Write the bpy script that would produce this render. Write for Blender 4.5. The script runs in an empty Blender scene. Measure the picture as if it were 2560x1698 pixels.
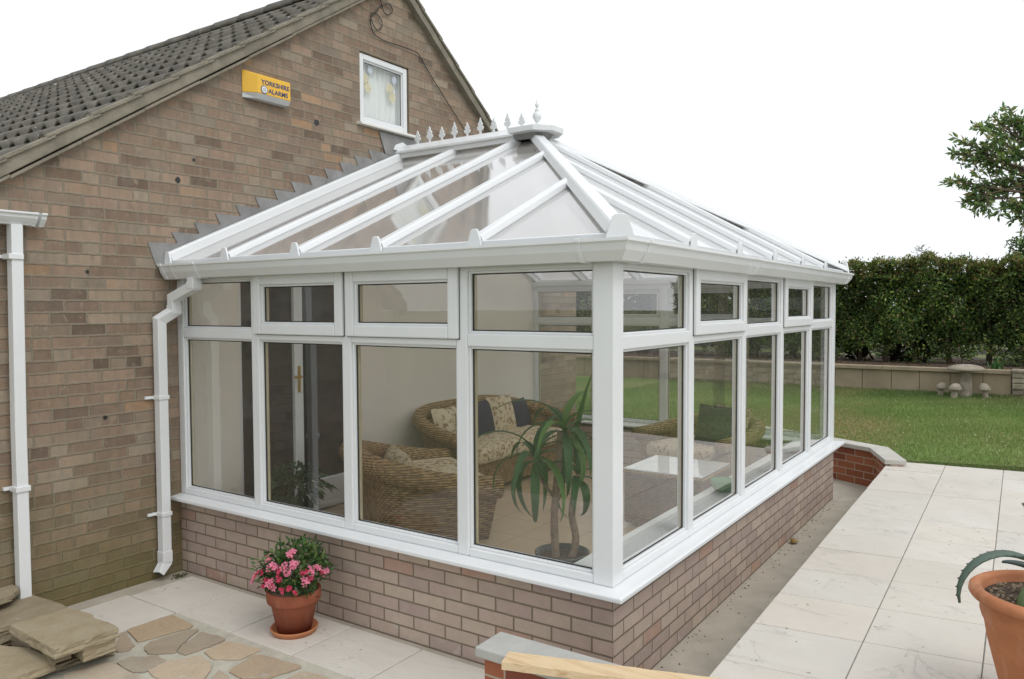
import bpy, bmesh, math, random
import numpy as np
from mathutils import Vector, Matrix
random.seed(7); np.random.seed(7)
S = bpy.context.scene
COL = S.collection
V = Vector
W, D = 4.743, 3.433          # conservatory: across the hipped face, and out from the gable wall
FLOOR = 0.15
R = math.radians

# ------------------------------------------------------------------ mesh helper
class MB:
    def __init__(self):
        self.v = []; self.f = []; self.c = []; self.smooth = set()
    def add(self, vs, fs, col=None, smooth=False):
        o = len(self.v)
        self.v += [tuple(p) for p in vs]
        for f in fs:
            if smooth: self.smooth.add(len(self.f))
            self.f.append(tuple(i + o for i in f))
            self.c.append(col)
    def box(self, x0, x1, y0, y1, z0, z1, col=None):
        vs = [(x, y, z) for z in (z0, z1) for y in (y0, y1) for x in (x0, x1)]
        self.add(vs, [(0, 2, 3, 1), (4, 5, 7, 6), (0, 1, 5, 4), (2, 6, 7, 3), (0, 4, 6, 2), (1, 3, 7, 5)], col)
    def obox(self, c, ax, ay, az, col=None):      # oriented box, half-axis vectors
        c = V(c); ax = V(ax); ay = V(ay); az = V(az)
        vs = [c + ax * i + ay * j + az * k for k in (-1, 1) for j in (-1, 1) for i in (-1, 1)]
        self.add(vs, [(0, 2, 3, 1), (4, 5, 7, 6), (0, 1, 5, 4), (2, 6, 7, 3), (0, 4, 6, 2), (1, 3, 7, 5)], col)
    def prism(self, poly, d, col=None):           # polygon of 3D points pushed along d
        n = len(poly); d = V(d)
        vs = [V(p) for p in poly] + [V(p) + d for p in poly]
        self.add(vs, [tuple(range(n))[::-1], tuple(range(n, 2 * n))] +
                 [(i, (i + 1) % n, n + (i + 1) % n, n + i) for i in range(n)], col)
    def frustum(self, p0, p1, col=None):          # two matching polygons
        n = len(p0)
        self.add(list(p0) + list(p1), [tuple(range(n))[::-1], tuple(range(n, 2 * n))] +
                 [(i, (i + 1) % n, n + (i + 1) % n, n + i) for i in range(n)], col)
    def tube(self, pts, r, n=8, col=None, caps=True, flat=1.0):
        pts = [V(p) for p in pts]; m = len(pts)
        rs = r if isinstance(r, (list, tuple)) else [r] * m
        t0 = (pts[1] - pts[0]).normalized()
        up = V((0, 0, 1)) if abs(t0.z) < .9 else V((1, 0, 0))
        a = t0.cross(up).normalized()
        vs = []
        for i, p in enumerate(pts):
            t = (pts[min(i + 1, m - 1)] - pts[max(i - 1, 0)]).normalized()
            a = (a - t * a.dot(t)).normalized(); b = t.cross(a)
            for k in range(n):
                th = 2 * math.pi * k / n
                vs.append(p + a * math.cos(th) * rs[i] + b * math.sin(th) * rs[i] * flat)
        fs = [(i * n + k, i * n + (k + 1) % n, (i + 1) * n + (k + 1) % n, (i + 1) * n + k)
              for i in range(m - 1) for k in range(n)]
        if caps: fs += [tuple(range(n))[::-1], tuple(range((m - 1) * n, m * n))]
        self.add(vs, fs, col, True)
    def sqtube(self, pts, h, col=None):           # square pipe with mitred bends
        pts = [V(p) for p in pts]; m = len(pts); vs = []
        for i, p in enumerate(pts):
            tin = (p - pts[i - 1]).normalized() if i else (pts[1] - p).normalized()
            tout = (pts[i + 1] - p).normalized() if i < m - 1 else tin
            t = (tin + tout).normalized()
            for sx, sy in ((-1, -1), (1, -1), (1, 1), (-1, 1)):
                q = p + V((sx * h, sy * h, 0))
                # slide along the incoming direction on to the mitre plane
                ref = tin if abs(tin.z) > .999 else (tout if abs(tout.z) > .999 else tin)
                q = q + ref * ((p - q).dot(t) / (ref.dot(t) if abs(ref.dot(t)) > .2 else .2))
                vs.append(q)
        fs = [(i * 4 + k, i * 4 + (k + 1) % 4, (i + 1) * 4 + (k + 1) % 4, (i + 1) * 4 + k) for i in range(m - 1) for k in range(4)]
        fs += [(3, 2, 1, 0), tuple(range((m - 1) * 4, m * 4))]
        self.add(vs, fs, col)
    def lathe(self, prof, c, n=32, col=None, smooth=True):
        cx, cy, cz = c; vs = []
        for r_, z in prof:
            for k in range(n):
                th = 2 * math.pi * k / n
                vs.append((cx + r_ * math.cos(th), cy + r_ * math.sin(th), cz + z))
        m = len(prof)
        fs = [(i * n + k, i * n + (k + 1) % n, (i + 1) * n + (k + 1) % n, (i + 1) * n + k) for i in range(m - 1) for k in range(n)]
        self.add(vs, fs, col, smooth)
    def disc(self, c, r_, n=32, col=None):
        self.add([(c[0] + r_ * math.cos(2 * math.pi * k / n), c[1] + r_ * math.sin(2 * math.pi * k / n), c[2]) for k in range(n)], [tuple(range(n))], col)
    def grid(self, P, col=None, smooth=True, closed_u=False):   # P[i][j] points
        m, n = len(P), len(P[0]); vs = [p for row in P for p in row]; fs = []
        for i in range(m - 1):
            for j in range(n if closed_u else n - 1):
                fs.append((i * n + j, i * n + (j + 1) % n, (i + 1) * n + (j + 1) % n, (i + 1) * n + j))
        self.add(vs, fs, col, smooth)
    def build(self, name, mat, parent=None, bevel=0, uoff=(0, 0), solid=0, subsurf=0, seg=2, xf=None):
        me = bpy.data.meshes.new(name)
        me.from_pydata(self.v, [], self.f)
        n = len(me.polygons)
        if self.smooth:
            sm = np.zeros(n, bool); sm[list(self.smooth)] = True
            me.polygons.foreach_set('use_smooth', sm)
        uv = me.uv_layers.new(name='UVMap')
        nl = len(me.loops)
        vi = np.empty(nl, np.int32); me.loops.foreach_get('vertex_index', vi)
        co = np.array(self.v, float).reshape(-1, 3)[vi]
        lt = np.empty(n, np.int32); me.polygons.foreach_get('loop_total', lt)
        nm = np.empty(n * 3); me.polygons.foreach_get('normal', nm); nm = np.abs(nm.reshape(-1, 3))
        ax = np.repeat(np.argmax(nm * np.array([1, 1, 1.001]), 1), lt)
        u = np.where(ax == 0, co[:, 1], co[:, 0] + np.where(ax == 1, .1125, 0)) + uoff[0]
        v = np.where(ax == 2, co[:, 1], co[:, 2]) + uoff[1]
        arr = np.stack([u, v], 1).astype(np.float32)
        uv.data.foreach_set('uv', arr.ravel())
        if True:
            ca = me.color_attributes.new('Col', 'FLOAT_COLOR', 'CORNER')
            cc = np.array([(c if c is not None else (1, 1, 1)) for c in self.c], np.float32)
            cc = np.concatenate([cc, np.ones((n, 1), np.float32)], 1)
            ca.data.foreach_set('color', np.repeat(cc, lt, 0).ravel())
        me.materials.append(mat)
        me.update()
        o = bpy.data.objects.new(name, me); COL.objects.link(o)
        if parent is not None:
            o.parent = parent
            o.matrix_parent_inverse = parent_world(parent).inverted()
        if solid:
            m = o.modifiers.new('solid', 'SOLIDIFY'); m.thickness = solid; m.offset = 0
        if subsurf:
            m = o.modifiers.new('sub', 'SUBSURF'); m.levels = subsurf; m.render_levels = subsurf
        if bevel:
            m = o.modifiers.new('bevel', 'BEVEL'); m.width = bevel; m.segments = seg; m.limit_method = 'ANGLE'; m.angle_limit = R(35)
            m.use_clamp_overlap = True
        return o

def parent_world(o):
    M = Matrix.Translation(o.location) @ o.rotation_euler.to_matrix().to_4x4()
    if o.parent is not None: return parent_world(o.parent) @ o.matrix_parent_inverse @ M
    return M
def empty(name, loc, label, cat, group=None):
    o = bpy.data.objects.new(name, None); COL.objects.link(o); o.location = loc
    o.empty_display_size = .1
    return tag(o, label, cat, group)
def tag(o, label, cat, group=None):
    o['label'] = label; o['category'] = cat
    if group: o['group'] = group
    return o
def struct(o, kind='structure'):
    o['kind'] = kind; return o

# ------------------------------------------------------------------ materials
class NT:
    def __init__(self, name):
        self.m = bpy.data.materials.new(name); self.m.use_nodes = True
        self.t = self.m.node_tree; self.t.nodes.clear()
        self.out = self.n('ShaderNodeOutputMaterial')
    def n(self, t, **kw):
        x = self.t.nodes.new(t)
        for k, v in kw.items(): setattr(x, k, v)
        return x
    def link(self, a, b): self.t.links.new(a, b)
    def math(self, op, a, b=None, clamp=False):
        x = self.n('ShaderNodeMath', operation=op, use_clamp=clamp)
        for i, q in enumerate((a, b)):
            if q is None: continue
            if hasattr(q, 'links'): self.link(q, x.inputs[i])
            else: x.inputs[i].default_value = q
        return x.outputs[0]
    def mix(self, fac, a, b, mode='MIX'):
        x = self.n('ShaderNodeMix', data_type='RGBA', blend_type=mode)
        for q, s in ((fac, x.inputs['Factor']), (a, x.inputs[6]), (b, x.inputs[7])):
            if hasattr(q, 'links'): self.link(q, s)
            elif isinstance(q, (int, float)): s.default_value = q
            else: s.default_value = (*q, 1)
        return x.outputs[2]
    def noise(self, vec, scale, detail=4, rough=.55, dist=0):
        x = self.n('ShaderNodeTexNoise'); x.inputs['Scale'].default_value = scale
        x.inputs['Detail'].default_value = detail; x.inputs['Roughness'].default_value = rough; x.inputs['Distortion'].default_value = dist
        if vec is not None: self.link(vec, x.inputs['Vector'])
        return x.outputs['Fac']
    def ramp(self, fac, stops, interp='LINEAR'):
        x = self.n('ShaderNodeValToRGB'); x.color_ramp.interpolation = interp
        e = x.color_ramp.elements
        while len(e) < len(stops): e.new(.5)
        for i, (p, c) in enumerate(stops):
            e[i].position = p; e[i].color = (*c, 1) if not isinstance(c, (int, float)) else (c, c, c, 1)
        self.link(fac, x.inputs['Fac']); return x.outputs['Color']
    def rng(self, v, a, b, c=0, d=1):
        x = self.n('ShaderNodeMapRange'); self.link(v, x.inputs[0])
        for i, q in enumerate((a, b, c, d)): x.inputs[i + 1].default_value = q
        return x.outputs[0]
    def coord(self, kind='Object'): return self.n('ShaderNodeTexCoord').outputs[kind]
    def scale(self, vec, s):
        x = self.n('ShaderNodeMapping'); self.link(vec, x.inputs[0]); x.inputs['Scale'].default_value = s; return x.outputs[0]
    def bump(self, h, strength=.5, dist=.01):
        x = self.n('ShaderNodeBump'); self.link(h, x.inputs['Height']); x.inputs['Strength'].default_value = strength; x.inputs['Distance'].default_value = dist
        return x.outputs[0]
    def pbsdf(self, color, rough=.6, bump=None, spec=.5, **kw):
        b = self.n('ShaderNodeBsdfPrincipled')
        def s(q, sock):
            if hasattr(q, 'links'): self.link(q, sock)
            elif isinstance(q, (int, float)): sock.default_value = q
            else: sock.default_value = (*q, 1)
        s(color, b.inputs['Base Color']); s(rough, b.inputs['Roughness']); b.inputs['Specular IOR Level'].default_value = spec
        if bump is not None: self.link(bump, b.inputs['Normal'])
        for k, q in kw.items(): s(q, b.inputs[k.replace('_', ' ')])
        self.link(b.outputs[0], self.out.inputs[0]); self.b = b
        return self.m

def m_plain(name, col, rough=.5, var=.12, scale=8, bump=.0, spec=.5, bscale=60, **kw):
    t = NT(name); c = t.coord()
    f = t.noise(c, scale, 5, .6)
    lo = tuple(x * (1 - var) for x in col); hi = tuple(min(1, x * (1 + var)) for x in col)
    colr = t.mix(t.rng(f, .3, .7), lo, hi)
    bp = t.bump(t.noise(c, bscale, 4), bump, .01) if bump else None
    return t.pbsdf(colr, rough, bp, spec, **kw)

def m_brick(name, stops, mortar, mort=(.004, .0065), bl=.225, bh=.075, voff=.005, moss=0, rough=.85, bumps=.6, jit=.003, tone=.25, stain=0, efflo=0, grime=0):
    t = NT(name)
    uv = t.n('ShaderNodeUVMap').outputs[0]
    nz = t.n('ShaderNodeTexNoise'); nz.inputs['Scale'].default_value = 22; nz.inputs['Detail'].default_value = 3
    t.link(uv, nz.inputs['Vector'])
    off = t.n('ShaderNodeVectorMath', operation='SUBTRACT'); t.link(nz.outputs['Color'], off.inputs[0]); off.inputs[1].default_value = (.5, .5, .5)
    sc = t.n('ShaderNodeVectorMath', operation='SCALE'); t.link(off.outputs[0], sc.inputs[0]); sc.inputs['Scale'].default_value = jit * 2
    ad = t.n('ShaderNodeVectorMath', operation='ADD'); t.link(uv, ad.inputs[0]); t.link(sc.outputs[0], ad.inputs[1])
    sp = t.n('ShaderNodeSeparateXYZ'); t.link(ad.outputs[0], sp.inputs[0])
    u, v = sp.outputs[0], sp.outputs[1]
    vr = t.math('DIVIDE', t.math('SUBTRACT', v, voff), bh)
    row = t.math('FLOOR', vr)
    rm = t.math('FLOORED_MODULO', row, 2)
    uu = t.math('ADD', t.math('DIVIDE', u, bl), t.math('MULTIPLY', rm, .5))
    if grime:      # hand laid: every course starts a little differently
        rw_ = t.n('ShaderNodeTexWhiteNoise', noise_dimensions='1D'); t.link(row, rw_.inputs['W'])
        uu = t.math('ADD', uu, t.math('MULTIPLY', rw_.outputs['Value'], .3))
    col = t.math('FLOOR', uu)
    fu = t.math('MULTIPLY', t.math('SUBTRACT', uu, col), bl)
    du = t.math('MINIMUM', fu, t.math('SUBTRACT', bl, fu))
    if grime:      # some stretchers are pairs of headers
        c0 = t.n('ShaderNodeCombineXYZ'); t.link(col, c0.inputs[0]); t.link(row, c0.inputs[1]); c0.inputs[2].default_value = 7.3
        hw = t.n('ShaderNodeTexWhiteNoise', noise_dimensions='3D'); t.link(c0.outputs[0], hw.inputs['Vector'])
        fl = t.math('GREATER_THAN', hw.outputs['Value'], .80)
        dmid = t.math('ABSOLUTE', t.math('SUBTRACT', fu, bl / 2))
        du = t.math('MINIMUM', du, t.math('ADD', dmid, t.math('MULTIPLY', t.math('SUBTRACT', 1, fl), 1)))
        col = t.math('ADD', col, t.math('MULTIPLY', t.math('MULTIPLY', fl, .5), t.math('GREATER_THAN', fu, bl / 2)))
    fv = t.math('MULTIPLY', t.math('SUBTRACT', vr, row), bh)
    dv = t.math('MINIMUM', fv, t.math('SUBTRACT', bh, fv))
    dm = t.math('MINIMUM', du, dv)
    x = t.n('ShaderNodeMapRange', interpolation_type='SMOOTHSTEP'); t.link(dm, x.inputs[0]); x.inputs[1].default_value = mort[0]; x.inputs[2].default_value = mort[1]
    mask = x.outputs[0]
    cv = t.n('ShaderNodeCombineXYZ'); t.link(col, cv.inputs[0]); t.link(row, cv.inputs[1])
    wn = t.n('ShaderNodeTexWhiteNoise', noise_dimensions='2D'); t.link(cv.outputs[0], wn.inputs['Vector'])
    bc = t.ramp(wn.outputs['Value'], stops, 'CONSTANT')
    wc = t.n('ShaderNodeSeparateColor'); t.link(wn.outputs['Color'], wc.inputs[0])
    tone1 = t.rng(wc.outputs[1], 0, 1, 1 - tone, 1 + tone)
    g = t.n('ShaderNodeCombineColor')
    for i in range(3): t.link(tone1, g.inputs[i])
    bc = t.mix(1, bc, g.outputs[0], 'MULTIPLY')
    n1 = t.noise(uv, 14, 6, .65); n2 = t.noise(uv, 150, 3, .6)
    bc = t.mix(t.rng(n1, .35, .75, 0, .35), bc, t.mix(1, bc, (.62, .6, .58), 'MULTIPLY'))
    bc = t.mix(t.rng(n2, .55, .75, 0, .4), bc, t.mix(1, bc, (1.35, 1.3, 1.25), 'MULTIPLY'))
    if grime:      # kiln bands and worn arrises of old bricks
        kb = t.noise(t.scale(uv, (26, 5, 1)), 1, 3, .6)
        bc = t.mix(t.rng(kb, .45, .7, 0, .5), bc, t.mix(1, bc, (1.28, 1.14, 1.0), 'MULTIPLY'))
        pb_ = t.noise(t.scale(uv, (17, 11, 1)), 1, 5, .7, .5)
        bc = t.mix(t.rng(pb_, .56, .72, 0, .6), bc, (.40, .33, .245))
        bc = t.mix(t.rng(pb_, .42, .28, 0, .4), bc, (.15, .112, .085))
        bc = t.mix(.07, bc, (.23, .2, .17))
        bc = t.mix(t.rng(kb, .5, .28, 0, .45), bc, t.mix(1, bc, (.76, .74, .74), 'MULTIPLY'))
    if stain:
        n3 = t.noise(uv, 3.3, 4, .6); bc = t.mix(t.rng(n3, .5, .72, 0, stain), bc, (.27, .235, .19))
    if not grime and tone < .1:   # drifting buff and pink tints across the new bricks
        ty = t.noise(t.scale(uv, (5, 9, 1)), 1, 4, .6)
        bc = t.mix(t.rng(ty, .52, .68, 0, .5), bc, (.43, .37, .285))
        bc = t.mix(t.rng(ty, .45, .3, 0, .4), bc, (.40, .295, .27))
    if efflo:
        n4 = t.noise(uv, 9, 5, .7); spv = t.n('ShaderNodeSeparateXYZ'); t.link(uv, spv.inputs[0])
        low = t.rng(spv.outputs[1], .18, .05, 0, 1)
        bc = t.mix(t.math('MULTIPLY', t.rng(n4, .55, .68, 0, efflo), low), bc, (.55, .53, .52))
    mc = t.mix(t.noise(uv, 40, 4), tuple(q * .8 for q in mortar), tuple(q * 1.2 for q in mortar))
    c = t.mix(mask, mc, bc)
    if moss:
        spv = t.n('ShaderNodeSeparateXYZ'); t.link(uv, spv.inputs[0])
        n5 = t.noise(uv, 2.6, 5, .6)
        zz = t.math('ADD', spv.outputs[1], t.math('MULTIPLY', t.math('SUBTRACT', n5, .5), -1.1))
        f = t.rng(zz, 1.0, .0, 0, moss)
        c = t.mix(f, c, (.135, .115, .04))
    h = t.math('ADD', t.math('MULTIPLY', mask, 1.0), t.math('MULTIPLY', n2, .35))
    h = t.math('ADD', h, t.math('MULTIPLY', t.math('MULTIPLY', n1, mask), .4))
    return t.pbsdf(c, rough, t.bump(h, bumps, .006), .3)

def m_glass(name, tint=(.93, .95, .93), ior=1.52, spec=(1, 1, 1), mul=1.35, milky=0, milk=(.8, .8, .8), rough=0.0, wob=.012):
    t = NT(name)
    tr = t.n('ShaderNodeBsdfTransparent'); tr.inputs[0].default_value = (*tint, 1)
    gl = t.n('ShaderNodeBsdfGlossy'); gl.inputs['Color'].default_value = (*spec, 1); gl.inputs['Roughness'].default_value = rough
    fr = t.n('ShaderNodeFresnel'); fr.inputs['IOR'].default_value = ior
    geo = t.n('ShaderNodeNewGeometry')
    nz = t.noise(t.coord(), 1.7, 2, .5)
    if wob: t.link(t.bump(nz, wob, .05), gl.inputs['Normal'])
    f = t.math('MULTIPLY', fr.outputs[0], mul, True)
    f = t.math('MULTIPLY', f, t.math('SUBTRACT', 1, geo.outputs['Backfacing']))
    base = tr.outputs[0]
    if milky:
        df = t.n('ShaderNodeBsdfTranslucent'); df.inputs[0].default_value = (*milk, 1)
        d2 = t.n('ShaderNodeBsdfDiffuse'); d2.inputs[0].default_value = (*milk, 1)
        mm = t.n('ShaderNodeMixShader'); t.link(df.outputs[0], mm.inputs[1]); t.link(d2.outputs[0], mm.inputs[2])
        m2 = t.n('ShaderNodeMixShader'); m2.inputs[0].default_value = milky; t.link(base, m2.inputs[1]); t.link(mm.outputs[0], m2.inputs[2]); base = m2.outputs[0]
    mx = t.n('ShaderNodeMixShader'); t.link(f, mx.inputs[0]); t.link(base, mx.inputs[1]); t.link(gl.outputs[0], mx.inputs[2])
    t.link(mx.outputs[0], t.out.inputs[0])
    return t.m

def m_leaf(name, rough=.45, trans=.25, spec=.4):
    t = NT(name)
    a = t.n('ShaderNodeAttribute', attribute_name='Col')
    n = t.noise(t.coord(), 30, 3)
    c = t.mix(t.rng(n, .3, .7, 0, .3), a.outputs['Color'], t.mix(1, a.outputs['Color'], (.7, .75, .6), 'MULTIPLY'))
    b = t.n('ShaderNodeBsdfPrincipled'); t.link(c, b.inputs['Base Color']); b.inputs['Roughness'].default_value = rough; b.inputs['Specular IOR Level'].default_value = spec
    tl = t.n('ShaderNodeBsdfTranslucent'); t.link(t.mix(1, c, (1.2, 1.3, .7), 'MULTIPLY'), tl.inputs[0])
    mx = t.n('ShaderNodeMixShader'); mx.inputs[0].default_value = trans
    t.link(b.outputs[0], mx.inputs[1]); t.link(tl.outputs[0], mx.inputs[2]); t.link(mx.outputs[0], t.out.inputs[0])
    return t.m

def m_slab(name, base, vein, mortarless=True):
    t = NT(name); c = t.coord()
    a = t.n('ShaderNodeAttribute', attribute_name='Col')
    n1 = t.noise(c, 1.6, 5, .6, .6)
    st = t.noise(t.scale(c, (7.5, 2.6, 3)), 1.2, 7, .64, .8)
    st2 = t.noise(t.scale(c, (2.6, 1.5, 1)), 1.0, 8, .62, .9)
    fine = t.noise(c, 160, 3, .6)
    col = t.mix(t.rng(n1, .35, .7), base, tuple(x * y for x, y in zip(base, (.9, .885, .87))))
    ln = t.math('ABSOLUTE', t.math('SUBTRACT', st2, .5))
    crack = t.rng(ln, .0, .007, 1, 0)
    gate = t.rng(t.noise(c, 2.1, 2), .48, .6, 0, .6)
    crack = t.math('MULTIPLY', crack, gate)
    col = t.mix(t.rng(st, .5, .75, 0, .3), col, vein)
    col = t.mix(t.math('MULTIPLY', crack, .2), col, tuple(x * .6 for x in vein))
    col = t.mix(t.rng(fine, .6, .8, 0, .18), col, tuple(x * .7 for x in vein))
    spot = t.rng(t.noise(c, 24, 2, .4), .735, .76, 0, .55)
    col = t.mix(spot, col, (.12, .1, .08))
    col = t.mix(1, col, a.outputs['Color'], 'MULTIPLY')
    h = t.math('ADD', t.math('ADD', t.math('MULTIPLY', st, .8), t.math('MULTIPLY', st2, .9)), t.math('ADD', t.math('MULTIPLY', crack, -.5), t.math('MULTIPLY', fine, .06)))
    return t.pbsdf(col, .72, t.bump(h, .62, .014), .3)

def m_stone(name, cols, scale=3, bump=.7):
    t = NT(name); c = t.coord()
    a = t.n('ShaderNodeAttribute', attribute_name='Col')
    n1 = t.noise(c, scale, 7, .65, .5); n2 = t.noise(c, scale * 14, 5, .65); n3 = t.noise(c, 9, 3, .5)
    col = t.ramp(n1, [(.3, cols[0]), (.5, cols[1]), (.7, cols[2])])
    col = t.mix(t.rng(n2, .5, .8, 0, .5), col, tuple(x * .55 for x in cols[1]))
    col = t.mix(t.rng(n3, .69, .73, 0, .55), col, (.45, .44, .4))
    col = t.mix(1, col, a.outputs['Color'], 'MULTIPLY')
    h = t.math('ADD', n1, t.math('MULTIPLY', n2, .5))
    return t.pbsdf(col, .85, t.bump(h, bump, .012), .25)

def m_wicker(name, lo=(.23, .13, .05), hi=(.52, .34, .155)):
    t = NT(name); uv = t.n('ShaderNodeUVMap').outputs[0]
    sp = t.n('ShaderNodeSeparateXYZ'); t.link(t.coord(), sp.inputs[0])
    hz = t.math('MULTIPLY', sp.outputs[2], 1 / .017)
    uu = t.math('MULTIPLY', t.math('ADD', sp.outputs[0], sp.outputs[1]), 1 / .03)
    row = t.math('FLOOR', hz)
    ph = t.math('ADD', uu, t.math('MULTIPLY', t.math('FLOORED_MODULO', row, 2), .5))
    a = t.math('SINE', t.math('MULTIPLY', ph, 6.283)); b = t.math('SINE', t.math('MULTIPLY', t.math('FRACT', hz), 3.1416))
    h = t.math('MULTIPLY', b, t.math('ADD', t.math('MULTIPLY', a, .35), .65))
    n = t.noise(t.coord(), 25, 4)
    c = t.mix(t.rng(h, .05, .55), tuple(x * .22 for x in lo), t.mix(t.rng(n, .3, .7), lo, hi))
    return t.pbsdf(c, .55, t.bump(h, .8, .006), .4)

def m_floral(name):
    t = NT(name); c = t.coord()
    v = t.n('ShaderNodeTexVoronoi'); v.inputs['Scale'].default_value = 17; t.link(c, v.inputs['Vector'])
    n = t.noise(c, 34, 3, .6, 1.0)
    f = t.math('ADD', v.outputs['Distance'], t.math('MULTIPLY', t.math('SUBTRACT', n, .5), .7))
    col = t.ramp(f, [(.0, (.22, .11, .05)), (.2, (.36, .23, .12)), (.3, (.58, .48, .33)), (.8, (.62, .53, .38))])
    n2 = t.noise(c, 15, 3, .6, 1.5)
    col = t.mix(t.rng(n2, .56, .6, 0, .75), col, (.2, .12, .075))
    return t.pbsdf(col, .9, t.bump(t.noise(c, 220, 2), .2, .003), .15)

WHITE = m_plain('white_pvc', (.735, .75, .76), .28, .025, 3, .02, .45)
M_HOUSE = m_brick('weathered_brick', [(0, (.26, .193, .142)), (.2, (.285, .222, .165)), (.38, (.225, .162, .118)), (.52, (.285, .207, .152)), (.66, (.255, .182, .136)), (.76, (.29, .24, .185)), (.86, (.16, .115, .085)), (.93, (.28, .20, .14)), (.985, (.36, .235, .145))],
                  (.235, .20, .15), (.0035, .0095), moss=.8, jit=.0068, tone=.2, stain=.4, grime=1)
M_DWARF = m_brick('buff_brick', [(0, (.425, .33, .28)), (.3, (.455, .355, .295)), (.55, (.40, .31, .27)), (.75, (.465, .375, .305)), (.94, (.43, .285, .22))],
                  (.19, .15, .11), (.0042, .0058), jit=.0012, tone=.06, stain=.12, efflo=.5, bumps=.5)
M_RED = m_brick('red_brick', [(0, (.33, .115, .06)), (.4, (.37, .135, .07)), (.7, (.25, .08, .05))], (.42, .33, .24), (.0045, .006), jit=.002, tone=.12, voff=-.005)
M_GLASS = m_glass('window_glass', (.955, .962, .95), mul=1.7, milky=.022, milk=(.80, .79, .77))  # small milky share paints a pale haze over the interior behind
M_ROOFGLASS = m_glass('roof_glass', (.95, .94, .93), mul=1.55, milky=.47, milk=(.80, .785, .775), rough=.075, wob=0)
M_GASKET_HOLE = m_plain('black_gasket_and_hole_shade', (.02, .022, .02), .5, .1)  # gaskets and seals; also paints the shade in wall and pipe holes
M_SPACER = m_plain('spacer_strip', (.36, .31, .2), .4, .1)
M_LEAD = m_plain('lead_sheet', (.235, .235, .23), .6, .28, 5, .2)
M_PLASTER = m_plain('cream_plaster', (.74, .69, .62), .9, .03, 2, .03)
M_TILE = m_stone('concrete_roof_tile', [(.10, .093, .08), (.15, .138, .118), (.225, .21, .185)], 6)
M_VERGE = m_plain('verge_mortar', (.25, .225, .178), .95, .22, 7, .6, .2, 70)
M_CONC = m_plain('concrete', (.43, .39, .325), .95, .12, 5, .35, .2, 120)
M_COPE = m_plain('cast_stone', (.5, .485, .44), .85, .08, 6, .25, .3, 120)
M_GREYCOPE = m_plain('grey_cast_stone', (.42, .415, .39), .85, .1, 6, .25, .3, 120)
M_PANEL = m_plain('concrete_panel', (.335, .275, .19), .9, .16, 2.2, .3, .2, 90)
M_SLAB = m_slab('riven_paving', (.635, .598, .54), (.53, .495, .44))
M_GROUT = m_plain('grout', (.27, .265, .25), .95, .3, 20, .3)
M_MORTAR = m_plain('pale_mortar', (.47, .445, .37), .95, .12, 10, .5, .2, 90)
M_CRAZY = m_stone('crazy_stone', [(.40, .315, .225), (.45, .365, .27), (.37, .305, .23)], 4, .5)
M_YORK = m_stone('york_stone', [(.27, .215, .14), (.33, .275, .19), (.37, .315, .23)], 5, .3)
M_STADDLE = m_stone('carved_stone', [(.21, .18, .14), (.31, .27, .21), (.40, .36, .29)], 9)
def m_terra(name, col, bloom, k):
    t = NT(name); c = t.coord()
    n1 = t.noise(c, 5, 6, .65, .4); n2 = t.noise(c, 22, 5, .65); n3 = t.noise(t.scale(c, (14, 14, 3)), 1, 4, .6)
    x = t.mix(t.rng(n1, .35, .7), tuple(q * .86 for q in col), tuple(q * 1.1 for q in col))
    x = t.mix(t.rng(n3, .52, .75, 0, k), x, bloom)
    x = t.mix(t.rng(n2, .58, .74, 0, .4), x, tuple(q * .6 for q in col))
    return t.pbsdf(x, .8, t.bump(t.math('ADD', n2, t.noise(c, 120, 3)), .14, .004), .25)
M_TERRA = m_terra('terracotta', (.47, .19, .09), (.60, .36, .24), .45)
M_TERRA2 = m_terra('dark_terracotta', (.30, .095, .052), (.42, .22, .15), .4)
M_LEAF = m_leaf('leaf')
M_TREELEAF = m_leaf('tree_leaf', .5, .45, .35)
M_LEAFMATT = m_leaf('matt_leaf', .65, .2, .2)
M_PETAL = m_leaf('petal', .6, .35, .1)
M_AGAVE = m_leaf('agave_leaf', .42, .05, .35)
M_BARK = m_plain('bark', (.1, .075, .05), .9, .35, 14, .7)
M_YBARK = m_plain('yucca_bark', (.28, .2, .14), .9, .3, 22, .6)
M_SOIL = m_plain('soil', (.075, .05, .033), .95, .5, 12, .8)
M_GRAVEL = m_stone('pot_gravel', [(.12, .085, .06), (.3, .24, .18), (.42, .35, .27)], 60)
M_WICK = m_wicker('wicker')
M_WICKD = m_wicker('dark_wicker', (.11, .052, .022), (.27, .15, .065))
M_FLORAL = m_floral('floral_fabric')
M_NAVY = m_plain('aubergine_fabric', (.035, .026, .055), .85, .2, 20, .2)
M_TILEF = NT('floor_tile')
def _ft():
    t = M_TILEF; uv = t.n('ShaderNodeUVMap').outputs[0]
    b = t.n('ShaderNodeTexBrick'); t.link(uv, b.inputs['Vector']); b.offset = 0
    b.inputs['Scale'].default_value = 1; b.inputs['Brick Width'].default_value = .4; b.inputs['Row Height'].default_value = .4; b.inputs['Mortar Size'].default_value = .004
    b.inputs['Color1'].default_value = (.50, .38, .25, 1); b.inputs['Color2'].default_value = (.54, .42, .29, 1); b.inputs['Mortar'].default_value = (.3, .24, .17, 1)
    n = t.noise(uv, 4, 5)
    return t.pbsdf(t.mix(t.rng(n, .35, .7, 0, .4), b.outputs[0], (.45, .33, .21)), .25, None, .5)
M_TILEF = _ft()
M_YELLOW = m_plain('yellow_plastic', (.80, .46, .04), .35, .04, 4)
M_BLUE = m_plain('dark_blue_print', (.03, .05, .16), .5, .05)
M_GREYP = m_plain('grey_plastic', (.56, .57, .58), .4, .05)
M_NET = m_plain('net_curtain', (.86, .88, .89), .9, .04, 6)
M_PINE = NT('sawn_pine')
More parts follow.
